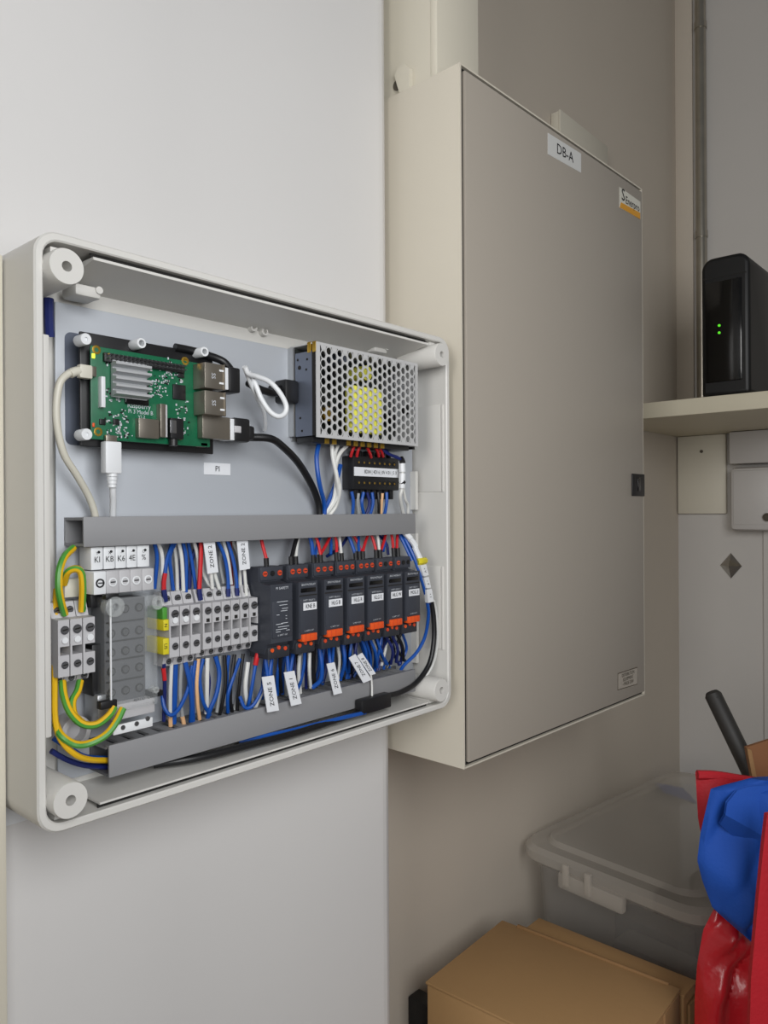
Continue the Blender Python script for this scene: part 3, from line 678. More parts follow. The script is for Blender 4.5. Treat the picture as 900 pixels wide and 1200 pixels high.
# cream cable from the left USB plug
pa, pb_ = at(93, 434, PB-.002), at(108.5, 434, PB-.002)
mb = B(); mb.rbox((at(92, 434, PB-.003).x, PB-.0048, at(95, 443, PB-.003).z), (at(107, 434, PB-.003).x, PB-.0002, at(95, 427, PB-.003).z), .0008)
m2 = B(); m2.tube(P((92, 435, PB-.0025), (80, 438, PB-.0025), (69, 452, PB-.003), (66, 490, PB-.002), (74, 530, PB), (90, 557, .420), (103, 580, .424), (110, 598, .426), (112, 609, .427)), .0021, 10)
m3 = B(); m3.tube(P((93, 435, PB-.0025), (88, 435.5, PB-.0025), (82, 438, PB-.0025)), .0027, 10)
m4 = B(); m4.rbox((at(106, 434, PB-.003).x, PB-.0034, at(107, 441, PB-.003).z), (at(113, 434, PB-.003).x, PB-.0004, at(107, 429, PB-.003).z), .0004)
cable('power_cable', [('cord', m2, M_cream), ('plug', mb, M_cream), ('strain_relief', m3, M_cream), ('metal_tip', m4, M_usb)], 'cream cable looping left from the circuit board down to the middle duct')
# white plug under the board
mb = B(); q = at(130.5, 536, PB-.002); mb.rbox((at(121.5, 536, PB-.003).x, PB-.0055, at(130, 555, PB-.003).z), (at(140.5, 536, PB-.003).x, PB+.001, at(130, 517.5, PB-.003).z), .0009)
m2 = B(); m2.tube(P((131, 553, PB-.002), (132, 572, PB-.001), (132.5, 590, .420), (132, 609, .425)), .0019, 10)
m3 = B()
for k in range(4): c0 = at(131.2, 555+k*4.2, PB-.002); m3.cyl(c0, c0-Z*.0018, .0031-.0002*k, 14)
m4 = B(); m4.rbox((at(124, 515, PB-.003).x, PB-.0034, at(130, 519, PB-.003).z), (at(137, 515, PB-.003).x, PB-.0006, at(130, 510, PB-.003).z), .0004)
cable('power_cable', [('cord', m2, M_whitep), ('plug', mb, M_whitep), ('strain_relief', m3, M_whitep), ('metal_tip', m4, M_usb)], 'white cable with square plug hanging straight down from the circuit board')
# black USB plug
xb, yf, z0, z1 = U1
mb = B(); mb.rbox((xb+.0032, yf-.0006, z0-.0006), (xb+.0125, yf+.0125, z1-.0004), .0012)
m2 = B(); m2.rbox((xb-.0002, yf+.0004, z0+.0006), (xb+.0040, yf+.0115, z1-.0012), .0005)
m3 = B(); m3.tube([Vector((xb+.010, yf+.006, z1-.003))] + P((272, 436, .413), (262, 424, .418), (245, 417, .421), (225, 411, .422), (205, 407, .4225)), .0026, 10)
cable('usb_cable', [('cord', m3, M_bw), ('plug', mb, M_black), ('collar', m2, M_whitep)], 'black cable and plug in the upper USB port, running behind the board')
# white looped cable beside it
m3 = B(); m3.tube(P((287, 430, .402), (291, 438, .403), (300, 441, .405), (315, 447, .405), (327, 459, .403), (335, 474, .402), (334, 484, .402), (326, 488, .402), (316, 482, .404), (306, 467, .406), (299, 450, .408), (291, 436, .409)), .0018, 10)
m4 = B(); m4.tube(P((286, 430, .404), (292, 446, .408), (301, 466, .414), (309, 482, .420), (311, 497, .426), (310, 504, .430)), .0014, 8)
cable('looped_cable', [('loop', m3, M_whitep), ('tail', m4, M_whitep)], 'thin white cable looped in front of the black plug')
# black network plug
xb, yf, z0, z1 = U3
mb = B(); mb.rbox((xb+.0030, yf-.0003, z0-.0006), (xb+.0165, yf+.0125, z1+.0006), .0016); mb.rbox((xb+.0155, yf+.001, z0+.0012), (xb+.0215, yf+.010, z1-.0038), .0016)
m2 = B(); m2.rbox((xb-.0004, yf+.0004, z0), (xb+.0042, yf+.0115, z1-.0004), .0005)
m3 = B(); m3.tube([Vector((xb+.020, yf+.005, z0+.0035))] + P((317, 514, .411), (332, 524, .414), (350, 543, .419), (366, 570, .424), (373, 590, .427), (375, 608, .428)), .0027, 10)
m4 = B(); zc = (z0+z1)/2; m4.rbox((xb+.003, yf-.0008, zc-.0022), (xb+.0085, yf+.0004, zc+.0024), .0008)
cable('network_cable', [('cord', m3, M_bw), ('plug', mb, M_black), ('collar', m2, M_whitep), ('latch', m4, M_term)], 'black network cable from the lower socket curving down to the duct')
# black plug into the power supply end
c = atx(343, 461, s0)
mb = B(); mb.rbox((s0-.014, c.y-.008, c.z-.0085), (s0-.0004, c.y+.006, c.z+.0085), .002)
m3 = B(); m3.tube([Vector((s0-.013, c.y-.001, c.z+.001))] + P((322, 461, .418), (310, 458, .416), (300, 454, .414), (291, 449, .412)), .0026, 10)
m4 = B()
for k in range(4): p0 = Vector((s0-.0135-.0024*k, c.y-.001, c.z+.0005)); m4.cyl(p0, p0-X*.0016, .0042-.0004*k, 14)
cable('power_lead', [('cord', m3, M_bw), ('plug', mb, M_black), ('strain_relief', m4, M_black)], 'black plug pushed into the left end of the power supply')

# ------------------------------------------------------------------ wires
WL = []
COLN = {}
for nm, mm in (('blue', M_blue), ('navy', M_navy), ('red', M_red), ('dark red', M_dred), ('white', M_ww), ('grey', M_wg), ('black', M_bw), ('pale orange', M_ow)): COLN[mm.name] = nm
ORDN = ['first', 'second', 'third', 'fourth', 'fifth', 'sixth', 'seventh', 'eighth', 'ninth', 'tenth', 'eleventh', 'twelfth', 'thirteenth', 'fourteenth', 'fifteenth', 'sixteenth', 'seventeenth', 'eighteenth', 'nineteenth', 'twentieth'] + ['twenty-'+w_ for w_ in ('first', 'second', 'third', 'fourth', 'fifth', 'sixth', 'seventh', 'eighth', 'ninth')] + ['thirtieth'] + ['thirty-'+w_ for w_ in ('first', 'second', 'third', 'fourth', 'fifth', 'sixth')]
def cluster(specs, place, group, r=.00125):
    """specs: (colour material, [(u,v,y)...], extras) sorted by where each starts from the left; extras: (name, material, points, radius)."""
    specs = sorted(specs, key=lambda s: s[1][0][0])
    out = []
    for k, s in enumerate(specs):
        mt, pts = s[0], s[1]; ex = s[2] if len(s) > 2 else []; rr = s[3] if len(s) > 3 else r
        P3 = P(*pts); t = thing('wire', P3[-1], '%s wire, %s from left of those %s' % (COLN[mt.name], ORDN[k], place), 'wire', group)
        B().tube(P3, rr, 8).build('insulation', mt, t)
        for nm, m_, pp, r2 in ex: B().tube(P(*pp), r2, 8, sub=3).build(nm, m_, t)
        out.append(t); t['u'] = pts[0][0]
        WL.append((pts, t))
    return out
def flag(t, quad, y, body, size, flip=1, th=.0006):
    lo, pts = label_part(quad, y, t, M_white, th)
    label_text(body, pts, y, lo, size, M_ink, True, -1)
    lo['label'] = 'white flag label reading '+body
D0 = .423; D1 = .4215
A = [
 (M_blue, [(181, 636, D0), (184, 655, D0), (181, 690, .424)]),
 (M_ww, [(184, 634, D0), (190, 652, .422), (190, 692, .423)]),
 (M_blue, [(203, 634, D0), (196, 655, .421), (193, 675, .420)], [('red_sleeve', M_red, [(193.5, 672, .420), (192, 682, .4198), (192, 692, .4196)], .0015), ('ferrule', M_navy, [(192, 691, .4194), (193, 698, .419), (194, 705, .419)], .0017)]),
 (M_blue, [(206, 634, .425), (199, 652, .425), (201, 675, .425), (203, 692, .424)]),
 (M_ww, [(204, 634, .428), (207, 660, .428), (208, 692, .427)]),
 (M_ww, [(209, 634, D0), (213, 655, .422), (215, 693, .422)]),
 (M_blue, [(214, 634, .424), (218, 655, .423), (218, 694, .4225)]),
 (M_blue, [(220, 634, .426), (225, 660, .425), (230, 692, .424)]),
 (M_navy, [(216, 634, .428), (212, 655, .428), (211, 690, .427)]),
 (M_ww, [(227, 634, .425), (232, 655, .424), (233, 690, .424)]),
 (M_red, [(236, 634, .421), (235, 660, .420), (233.5, 691, .4195)], [('ferrule', M_navy, [(233.5, 690, .419), (234, 696, .419), (235, 703, .419)], .0017)], .0015),
 (M_ww, [(236, 640, .427), (238, 668, .426), (243, 682, .424), (248, 688, .423)]),
 (M_navy, [(232, 634, .428), (224, 660, .428), (222, 690, .427)]),
 (M_ww, [(244, 634, .422), (247, 668, .4195), (249, 690, .4195)]),
 (M_ww, [(249, 634, .423), (251, 668, .4200), (257, 690, .4200)]),
 (M_blue, [(254, 632, .422), (263, 652, .420), (267, 676, .4195), (267.5, 699, .4195)], [('ferrule', M_navy, [(267.3, 690, .4193), (267.5, 699, .4193)], .0016)]),
 (M_wg, [(259, 632, .427), (258, 660, .427), (262, 684, .424)]),
 (M_ww, [(261, 632, .425), (267, 655, .424), (271, 685, .423)]),
 (M_dred, [(270, 632, .426), (271, 660, .425), (272, 690, .424)]),
 (M_blue, [(266, 632, .424), (273, 655, .4215), (277, 678, .420), (278, 698, .4195)], [('ferrule', M_navy, [(277.8, 689, .4193), (278, 698, .4193)], .0016)]),
 (M_ww, [(272, 632, .426), (280, 655, .424), (282, 690, .4235)]),
 (M_ww, [(283, 634, .421), (286, 665, .4195), (289, 698, .4195)]),
 (M_navy, [(280, 634, .428), (285, 660, .428), (285, 695, .424)]),
]
ts = cluster(A, 'between middle duct and grey terminals', 'wires from the middle duct down to the grey terminals')
byu = lambda ts_, u: min(ts_, key=lambda t: abs(t['u']-u))
flag(byu(ts, 244), [(238.3, 633.5), (251.5, 632), (256, 670.5), (243.5, 672.5)], .4160, 'ZONE 2', .0042)
flag(byu(ts, 283), [(277.5, 631), (290, 629.5), (293, 666.5), (281, 668.5)], .4155, 'ZONE 2', .0042)
FR = lambda u, v0, v1, y: ('ferrule', M_black, [(u, v0, y), (u+.3, (v0+v1)/2, y), (u+.6, v1, y)], .0019)
yc = .4165
Bm = [
 (M_red, [(304.5, 624, D0), (308, 640, .420), (312.5, 656, yc)], [FR(312, 654, 667, yc)]),
 (M_bw, [(350, 622, D0), (345, 640, .420), (341.5, 655, yc)], [FR(341, 652, 664, yc)], .0016),
 (M_ww, [(352, 622, .425), (348, 640, .421), (346.5, 654, yc+.001)], [FR(346.5, 652, 664, yc)]),
 (M_blue, [(360, 622, D0), (365, 636, .420), (367, 652, yc)], [FR(367, 650, 661, yc)], .0016),
 (M_blue, [(378, 622, .425), (372, 638, .422), (369, 653, .418)], [FR(371.5, 650, 661, yc+.0015)]),
 (M_red, [(365, 622, D0), (372, 634, .420), (376, 651, yc)], [FR(375.5, 650, 661, yc)]),
 (M_red, [(391, 620, .425), (383, 637, .421), (376.5, 648, yc+.001)]),
 (M_red, [(389, 620, D0), (394, 634, .420), (394.5, 650, yc)], [FR(394, 647, 659, yc)]),
 (M_blue, [(386, 620, .426), (388, 636, .424), (387.5, 650, .420)]),
 (M_ww, [(396.5, 620, D0), (398.5, 636, .420), (400, 650, yc)], [FR(400, 648, 659, yc)]),
 (M_blue, [(405, 620, D0), (411, 634, .420), (416, 648, yc)], [FR(416.5, 646, 657, yc)], .0015),
 (M_red, [(410, 620, .425), (418, 634, .422), (423, 646, .418)]),
 (M_blue, [(421, 619, .426), (420, 634, .421), (421, 648, yc)], [FR(421, 646, 657, yc)]),
 (M_red, [(434, 619, .424), (428, 636, .420), (425, 647, yc)], [FR(425, 646, 657, yc)]),
 (M_red, [(431.5, 619, D0), (437, 632, .420), (441, 646, yc)], [FR(440.5, 644, 654, yc)]),
 (M_ww, [(440, 619, D0), (443, 632, .420), (444.5, 646, yc)], [FR(445, 644, 654, yc)]),
 (M_red, [(454, 618, .425), (450, 634, .421), (446.5, 645, yc+.001)]),
 (M_blue, [(447, 619, .427), (451, 634, .424), (449, 646, .421)]),
 (M_red, [(456, 618, D0), (459.5, 630, .420), (461, 644, yc)], [FR(461, 642, 652, yc)]),
 (M_red, [(467.5, 618, .424), (465.5, 630, .420), (465, 643, yc)], [FR(466, 642, 652, yc)]),
 (M_navy, [(412, 620, .428), (400, 640, .426), (383, 652, .423)]),
 (M_navy, [(436, 619, .428), (452, 636, .426), (455, 650, .423)]),
]
cluster(Bm, 'entering the tops of the dark modules', 'wires into the tops of the dark modules')
# bundle on the right with white markers
bt = thing('wire_bundle', at(490, 655, .413), 'bundle of blue wires with white markers right of the dark modules', 'wires')
B().tube(P((468, 620, .424), (477, 636, .416), (487, 658, .410), (497, 690, .4075), (501, 708, .4085), (502, 722, .410), (498, 746, .414), (488, 765, .418), (474, 779, .4225), (468, 788, .427)), .0015, 8).build('blue_wire', M_blue, bt)
B().tube(P((470, 620, .426), (481, 636, .418), (491, 660, .412), (499, 690, .409), (503, 708, .4095)), .0015, 8).build('navy_wire', M_navy, bt)
B().tube(P((464, 620, .425), (472, 634, .419), (483, 657, .4125)), .0015, 8).build('blue_wire', M_blue, bt)
for k, pp in enumerate([[(471, 621, .418), (475, 624.5, .416), (481, 631, .4135)], [(480.5, 631.5, .4135), (484, 635.5, .4125), (487, 640.5, .4115)], [(486, 641, .4115), (489, 648, .4105), (492, 655, .4095)]]):
    o = B().tube(P(*pp), .0026, 8, sub=2).build('marker_sleeve', M_whitep, bt)
o = B().tube(P((489, 658.5, .4085), (493, 657.8, .4075), (498, 657, .4085)), .0030, 8).build('yellow_tie', M_yellow, bt)
for k, q in enumerate(([(492.5, 662.5), (499.5, 661.5), (502.5, 674), (496.5, 675.5)], [(496.8, 677), (502.5, 676), (505.2, 688.5), (500, 689.5)], [(500, 691), (506, 690), (508.5, 705), (502.2, 706.5)])):
    lo, pts = label_part(q, .4052-.0004*k, bt, M_whitep, .0035, 'marker_tag'); label_text(['\u2022 V', '- 7', '\u2022 1'][k], pts, 0, lo, .0036, M_ink, True)
bk = thing('mains_cable', at(505, 750, .41), 'black cable curving down the right side of the enclosure to a black inline box', 'cable')
B().tube(P((505, 702, .4085), (508, 722, .4085), (508.5, 750, .4085), (503, 778, .4085), (488, 800, .4085), (470, 811, .4075), (456, 815, .406)), .0022, 10).build('cord', M_bw, bk)
a = at(424, 840, .4035); 
zbx1 = at(426, 821, .4035).z; zbx0 = at(426, 838.5, .4035).z
B().rbox((at(424.5, 830, .4035).x, .4035, zbx0), (at(459, 825, .4035).x, .4115, zbx1), .0012).build('inline_box', M_black, bk)
B().tube(P((428, 833, .407), (400, 842, .407), (350, 858, .407), (300, 871, .4085), (250, 884, .4115), (215, 891, .416), (180, 896, .426)), .0024, 10).build('cord', M_bw, bk)
bw_ = thing('wire', at(350, 850, .41), 'blue wire lying beside the black cable under the bottom duct', 'wire')
B().tube(P((428, 835, .405), (400, 841.5, .4055), (350, 854, .4095), (318, 861, .412), (280, 868, .422)), .0016, 8).build('insulation', M_blue, bw_)
ww_ = thing('wire', at(511, 750, .41), 'white wire running down just right of the black cable', 'wire')
B().tube(P((508, 703, .4095), (511.5, 722, .4095), (512.5, 752, .4105), (508, 776, .413), (499, 792, .416), (485, 803, .420)), .0012, 8).build('insulation', M_ww, ww_)
# wires under the grey terminals
yd = .4215; ye = .424
Ev = [
 (M_navy, [(192, 778, .420), (193, 800, .421), (192, 845, ye)], [('red_sleeve', M_red, [(191.5, 783, .4195), (192.3, 790, .4195), (193, 797, .4197)], .0014)]),
 (M_ww, [(201, 776, yd), (199.5, 815, yd), (199.5, 848, ye)], [('bare_tip', M_ow, [(199.4, 840, .4228), (200, 851, .4238)], .0014)]),
 (M_blue, [(205.5, 776, .423), (204.5, 815, .423), (203.5, 848, ye)], [], .0018),
 (M_wg, [(212.5, 776, .423), (211, 815, .423), (215, 848, ye)], [('bare_tip', M_ow, [(213.8, 840, .4228), (216, 851, .4238)], .0014)]),
 (M_blue, [(217, 776, .421), (222.5, 800, .419), (225, 825, .420), (224, 846, ye)], [], .0016),
 (M_blue, [(225, 780, .422), (220, 808, .420), (210, 830, .419), (200, 838, .419), (192, 828, .421), (190, 812, .424)]),
 (M_blue, [(229, 774, .4215), (226, 800, .421), (226.5, 846, ye)]),
 (M_ow, [(232.5, 772, yd), (230.5, 800, .420), (231.5, 825, .421), (234, 843, ye)]),
 (M_blue, [(238, 772, .422), (234, 795, .421), (238, 822, .420), (246, 838, .423)]),
 (M_navy, [(240, 772, .426), (245, 800, .426), (240, 836, .425)]),
 (M_ww, [(243, 771, yd), (242.5, 800, .4205), (242, 836, ye)], [], .0015),
 (M_blue, [(252.5, 769, yd), (257, 788, .420), (254, 812, .419), (246, 832, .421), (243, 843, ye)], [], .0015),
 (M_wg, [(258, 768, .426), (259, 800, .426), (254, 835, .425)]),
 (M_bw, [(263, 768, yd), (264.5, 795, .420), (261, 822, .421), (257, 840, ye)]),
 (M_blue, [(268, 768, .424), (266, 790, .424), (268, 830, .425)]),
 (M_blue, [(281, 772, yd), (273, 795, .419), (267, 815, .419), (267, 835, ye)]),
 (M_bw, [(275, 767, yd), (271, 798, .420), (270, 822, .421), (273, 838, ye)]),
 (M_wg, [(274, 767, .427), (279, 800, .427), (275, 832, .426)]),
 (M_bw, [(285, 766, yd), (282, 790, .421), (279.5, 812, .422), (278, 832, ye)]),
 (M_ww, [(290.5, 776, .422), (287.5, 805, .421), (290, 830, ye)], [], .0016),
 (M_blue, [(300, 775, .417), (296, 800, .417), (292, 822, .419), (288, 832, ye)], [('red_sleeve', M_red, [(303, 764, .4155), (301, 771, .416), (299.3, 779, .4168)], .0018)]),
 (M_blue, [(312, 790, .416), (305, 812, .415), (296, 827, .416), (287, 829, .418), (281, 816, .421)]),
 (M_ww, [(313, 796, .417), (307, 812, .417), (299, 830, .421)]),
 (M_wg, [(297, 770, .427), (294, 800, .427), (297, 826, .426)]),
]
cluster(Ev, 'between grey terminals and bottom duct', 'wires from the grey terminals to the bottom duct')
# wires under the dark modules
rnd = random.Random(11)
Fv = [
 (M_blue, [(311.5, 758, .414), (311.5, 775, .412), (314, 794, .4105)], [], .0014),
 (M_blue, [(320.5, 757, .414), (318, 775, .412), (315.5, 794, .4108)], [], .0014),
 (M_blue, [(336, 763, .414), (337, 775, .413), (338, 788, .4105)], [], .0014),
 (M_blue, [(344, 761, .415), (342, 775, .413), (340, 788, .411)], [], .0014),
 (M_ww, [(351, 768, .419), (350, 790, .420), (352, 812, ye)], [], .0014),
 (M_blue, [(357, 762, .417), (356, 780, .418), (352, 800, .420), (346, 812, ye)]),
 (M_ww, [(363, 765, .417), (362.5, 785, .417), (364, 806, .422)], [], .0013),
 (M_blue, [(374, 758, .416), (377, 778, .414), (376, 796, .416), (366, 806, .421)], [], .0017),
 (M_blue, [(385, 757, .416), (386, 768, .412), (387, 778, .4095)]),
 (M_blue, [(391, 756, .416), (390, 768, .413), (389, 778, .4100)]),
 (M_ww, [(396, 758, .420), (398, 775, .422), (396, 796, ye)]),
 (M_blue, [(402, 754, .417), (404, 775, .416), (400, 792, .421)], [], .0016),
 (M_blue, [(412, 752, .417), (410, 768, .417), (409, 788, .423)]),
 (M_navy, [(418, 751, .418), (416, 770, .419), (420, 786, .423)]),
 (M_blue, [(424, 750, .417), (429, 765, .416), (428, 785, .422)]),
 (M_blue, [(433, 748, .416), (440, 764, .414), (442, 782, .420)]),
 (M_wg, [(436, 749, .420), (442, 762, .420), (450, 778, ye)]),
 (M_blue, [(441, 747, .417), (446, 762, .416), (452, 778, .422)]),
 (M_blue, [(447, 746, .417), (444, 764, .417), (440, 782, .423)]),
 (M_navy, [(452, 745, .416), (460, 762, .415), (458, 778, .422)]),
 (M_ww, [(455, 748, .421), (451, 764, .422), (447, 780, ye)]),
 (M_navy, [(459, 744, .417), (466, 760, .416), (464, 776, .422)]),
 (M_bw, [(465, 743, .415), (472, 758, .414), (473, 774, .421)]),
 (M_bw, [(329, 764, .420), (328, 785, .422), (330, 812, ye)]),
 (M_bw, [(369, 758, .422), (368, 785, .424), (370, 806, ye)]),
 (M_navy, [(348, 762, .424), (346, 785, .425), (340, 815, .426)], [], .0018),
 (M_navy, [(380, 757, .425), (382, 780, .426), (378, 800, .426)], [], .0018),
 (M_navy, [(408, 753, .425), (406, 770, .426), (412, 792, .426)], [], .0018),
 (M_navy, [(430, 749, .425), (434, 768, .426), (432, 786, .426)], [], .0018),
 (M_wg, [(333, 768, .426), (332, 790, .427), (336, 815, .427)], [], .0018),
]
Tv = []
for k in range(22):
    u0_ = 398+k*3.5+rnd.uniform(-2, 2); v0_ = 752-(u0_-412)*.17; dv_ = rnd.uniform(-9, 9); v1_ = 797-(u0_+dv_-400)*.26
    Tv.append((rnd.choice((M_blue, M_navy, M_navy, M_blue, M_bw)), [(u0_, v0_, .420+rnd.uniform(0, .004)), (u0_+rnd.uniform(-5, 7), (v0_+v1_)/2, .421+rnd.uniform(0, .004)), (u0_+dv_, v1_, .4255)]))
for k in range(12):
    u0_ = 312+k*7.5+rnd.uniform(-2, 2); v0_ = 766-(u0_-312)*.13; dv_ = rnd.uniform(-6, 6); v1_ = 818-(u0_+dv_-312)*.24
    Tv.append((rnd.choice((M_blue, M_navy, M_bw, M_wg)), [(u0_, v0_, .422), (u0_+rnd.uniform(-4, 4), (v0_+v1_)/2, .4235), (u0_+dv_, v1_, .4262)]))
TN = {}; NTH = ['first', 'second', 'third', 'fourth', 'fifth', 'sixth', 'seventh']
for mt_, pts_ in sorted([f for f in Tv if f[1][0][0] < 474], key=lambda f: f[1][0][0]):
    cn_ = COLN[mt_.name]; P3 = P(*pts_)
    km = min(range(7), key=lambda q: abs((faces[q][0]+faces[q][1])/2-pts_[0][0])); TN[(cn_, km)] = TN.get((cn_, km), 0)+1
    t = thing('wire', P3[-1], '%s tangled %s wire from left behind the others under the %s dark module' % (NTH[TN[(cn_, km)]-1], cn_, NTH[km]), 'wire', 'wires in the tangle below the dark modules')
    B().tube(P3, .00125, 8).build('insulation', mt_, t)
ts = cluster(Fv, 'hanging below the dark modules', 'wires below the dark modules')
flag(byu(ts, 311.5), [(307, 793.5), (321, 791.5), (327, 832.5), (313.5, 835)], .4080, 'ZONE 5', .0050)
flag(byu(ts, 336), [(333, 788), (345, 786), (353.5, 824.5), (341.5, 827.5)], .4080, 'ZONE 1', .0048)
flag(byu(ts, 385), [(383, 778), (392, 776), (401, 812), (391.5, 814.5)], .4080, 'ZONE 6', .0046)
ts2 = byu(ts, 412); flag(ts2, [(409, 771), (416.5, 766.5), (435.5, 796.5), (426, 800.5)], .4085, 'ZONE 7', .0044)
flag(byu(ts, 424), [(418.5, 768.5), (424.5, 765), (440.5, 789.5), (434, 791.5)], .4095, 'ZONE 8', .0044)
wt_ = thing('wire', at(436, 805, .4105), 'single white wire crossing the front of the bottom duct', 'wire')
B().tube(P((434.5, 790, .4100), (435.8, 802, .4098), (436, 817, .4090)), .0008, 8).build('insulation', M_ww, wt_)
# wires between power supply and distribution block
Gv = [
 (M_blue, [(376, 512, .424), (371, 535, .419), (374, 565, .418), (380, 590, .425), (380, 606, .427)], [], .0018),
 (M_ww, [(389, 516, .420), (390, 535, .418), (395, 560, .417), (396, 580, .421), (386, 597, .426), (376, 606, .427)], [], .0016),
 (M_ww, [(398, 517, .421), (392, 535, .420), (394, 560, .421), (391, 585, .424), (381, 602, .427)], [], .0015),
 (M_ww, [(411, 518, .420), (398, 532, .419), (393, 550, .419), (398, 572, .418), (394, 592, .424), (385, 605, .427)], [], .0016),
 (M_blue, [(399, 545, .430), (394, 565, .427), (384, 590, .427), (375, 605, .428)], [], .0018),
 (M_red, [(417, 519, .419), (413, 528, .420), (411, 535, .423)]),
 (M_red, [(425, 518, .419), (420, 527, .420), (418, 535, .423)]),
 (M_red, [(428, 520, .419), (433, 530, .420), (435, 536, .423)]),
 (M_red, [(436, 519, .419), (442, 528, .420), (444, 535, .423)]),
 (M_red, [(441, 520, .419), (447, 529, .420), (449, 535, .423)]),
 (M_navy, [(445, 520, .420), (452, 530, .418), (462, 535, .417), (471, 539, .416)]),
 (M_navy, [(447, 521, .422), (456, 532, .420), (466, 536, .418), (472, 542, .417)]),
]
cluster(Gv, 'hanging from the power supply', 'wires under the power supply')
Hv = [
 (M_blue, [(412, 576, .424), (414, 588, .424), (413, 606, .427)]), (M_wg, [(420, 578, .425), (419, 590, .426), (421, 606, .428)]),
 (M_blue, [(426, 577, .424), (424, 590, .424), (427, 606, .427)]), (M_navy, [(430, 577, .425), (433, 590, .425), (428, 606, .428)]),
 (M_blue, [(436, 577, .424), (437, 590, .424), (433, 606, .427)]), (M_bw, [(443, 577, .425), (444, 590, .425), (444, 606, .428)]),
 (M_ow, [(448, 578, .425), (447, 590, .426), (446, 606, .428)]), (M_blue, [(453, 577, .424), (453, 590, .424), (450, 606, .427)]),
]
cluster(Hv, 'between the black distribution block and middle duct', 'wires under the distribution block', .0014)
wm = thing('wire', at(471, 570, .42), 'white sleeved wires right of the black distribution block', 'wires')
B().tube(P((471, 541, .4165), (471.5, 555, .4165), (471, 572, .417), (469, 582, .419), (471, 595, .424), (473, 603, .427)), .0016, 8).build('insulation', M_ww, wm)
B().tube(P((472.5, 572, .418), (475, 585, .420), (478, 592, .423), (478, 603, .426)), .0013, 8).build('insulation', M_ww, wm)
for pp in ([(471, 543, .416), (471.5, 553, .416)], [(471.5, 555, .416), (471, 572, .4165)]): B().tube(P(pp[0], ((pp[0][0]+pp[1][0])/2, (pp[0][1]+pp[1][1])/2, .416), pp[1]), .0027, 8, sub=2).build('marker_sleeve', M_whitep, wm)
B().tube(P((470.5, 564, .416), (471.2, 565, .416), (472, 566.5, .416)), .0029, 8).build('black_band', M_black, wm)
B().tube(P((469.5, 537, .4165), (471, 539.5, .4165), (472, 543, .4165)), .0026, 8).build('black_boot', M_black, wm)
# earth wires, green with yellow stripes
def earth(pts, label, main=M_green, second=M_yw, r=.0021):
    t = thing('earth_wire', at(*pts[-1]), label, 'wire', 'green and yellow earth wires')
    B().tube(P(*pts), r, 8, 0, 1).build('insulation', [second, main], t)
earth([(86, 642, .424), (76, 652, .419), (70, 668, .416), (69, 688, .415), (72, 706, .416), (76, 720, .419)], 'thick yellow earth wire arching from the middle duct end to the left terminals', M_green, M_yw)
earth([(75, 684, .424), (79, 671, .418), (88, 666.5, .415), (95, 671, .414), (97, 688, .415), (96, 716, .419)], 'short green and yellow wire looped over above the left terminals')
earth([(66, 690, .424), (65, 715, .422), (64.5, 760, .420), (64, 810, .418), (65, 845, .415), (72, 868, .412), (88, 884, .411), (105, 890, .414), (126, 891, .420)], 'long yellow earth wire down the left wall into the bottom duct', M_yw, M_yw, .0017)
earth([(73, 798, .419), (75, 815, .415), (82, 834, .411), (96, 848, .408), (113, 849, .405), (128, 838, .403), (134, 828, .4035)], 'green and yellow wire from left terminal drooping to the clear cover')
earth([(94, 798, .419), (91, 810, .416), (85, 822, .414), (87, 838, .413), (97, 848, .412)], 'short green and yellow wire under the third left terminal')
earth([(65, 848, .418), (72, 862, .411), (88, 872, .408), (105, 871, .404), (124, 861, .402), (136, 846, .402), (144, 830, .4035)], 'lowest green and yellow wire looping up to the clear cover')
for lb, pp in (('upper blue wire entering the open left end of the bottom duct', [(63, 865, .425), (80, 876, .424), (100, 887, .424), (128, 889, .424)]), ('lower blue wire entering the open left end of the bottom duct', [(60, 880, .422), (78, 890, .422), (100, 897, .422), (130, 899, .424)])):
    t = thing('wire', at(*pp[0]), lb, 'wire'); B().tube(P(*pp), .0016, 8).build('insulation', M_navy if 'lower' in lb else M_blue, t)
# dark blue sticker in the gap at the upper left of the plate
t = thing('wire', at(56, 372, .425), 'dark blue wire hidden in the gap under the upper left pillar', 'wire')
B().tube(P((57, 350, .428), (57, 368, .428), (58, 395, .430)), .0028, 8).build('insulation', M_navy, t)
# trunking fragments under the plate on lower left
t = thing('cable_gland', at(92, 858, .43), 'grey round fitting behind the earth wires at lower left', 'fitting')
c = at(90, 858, .4225); B().ringcyl(c, Vector((c.x, PY-.0003, c.z)), .009, .006, 20).build('ring', M_term, t)

# ================================================================== distribution board cabinet (turned a little on the wall)
kx = .548/1.39222/24.461845; DR = -0.0250287
dy0 = 24.461845*kx; dx0 = 34.0565515*kx; dx1 = 56.7710969*kx; dz0 = H-14.0725138*kx; dz1 = H+24.358029*kx
cD, sD = math.cos(DR), math.sin(DR); wD = dx1-dx0
def dbx(p): # cabinet frame: origin at its front left edge, x along the door, y into the wall
    return Vector((dx0+p[0]*cD-p[1]*sD, dy0+p[0]*sD+p[1]*cD, p[2]))
def dinv(u, v, y=0.0):          # pixel -> cabinet door plane coordinates
    d = ray(u, v); n = Vector((-sD, cD, 0)); o = Vector((dx0, dy0, 0)) + n*y
    t = (o-O).dot(n)/d.dot(n); p = O+d*t-Vector((dx0, dy0, 0)); return Vector((p.x*cD+p.y*sD, y, p.z))
dep = WB-dy0-.0005
cabn = thing('distribution_cabinet', dbx((wD/2, dep, dz0)), 'tall closed cream metal distribution cabinet marked DB-A, right of the open enclosure', 'cabinet')
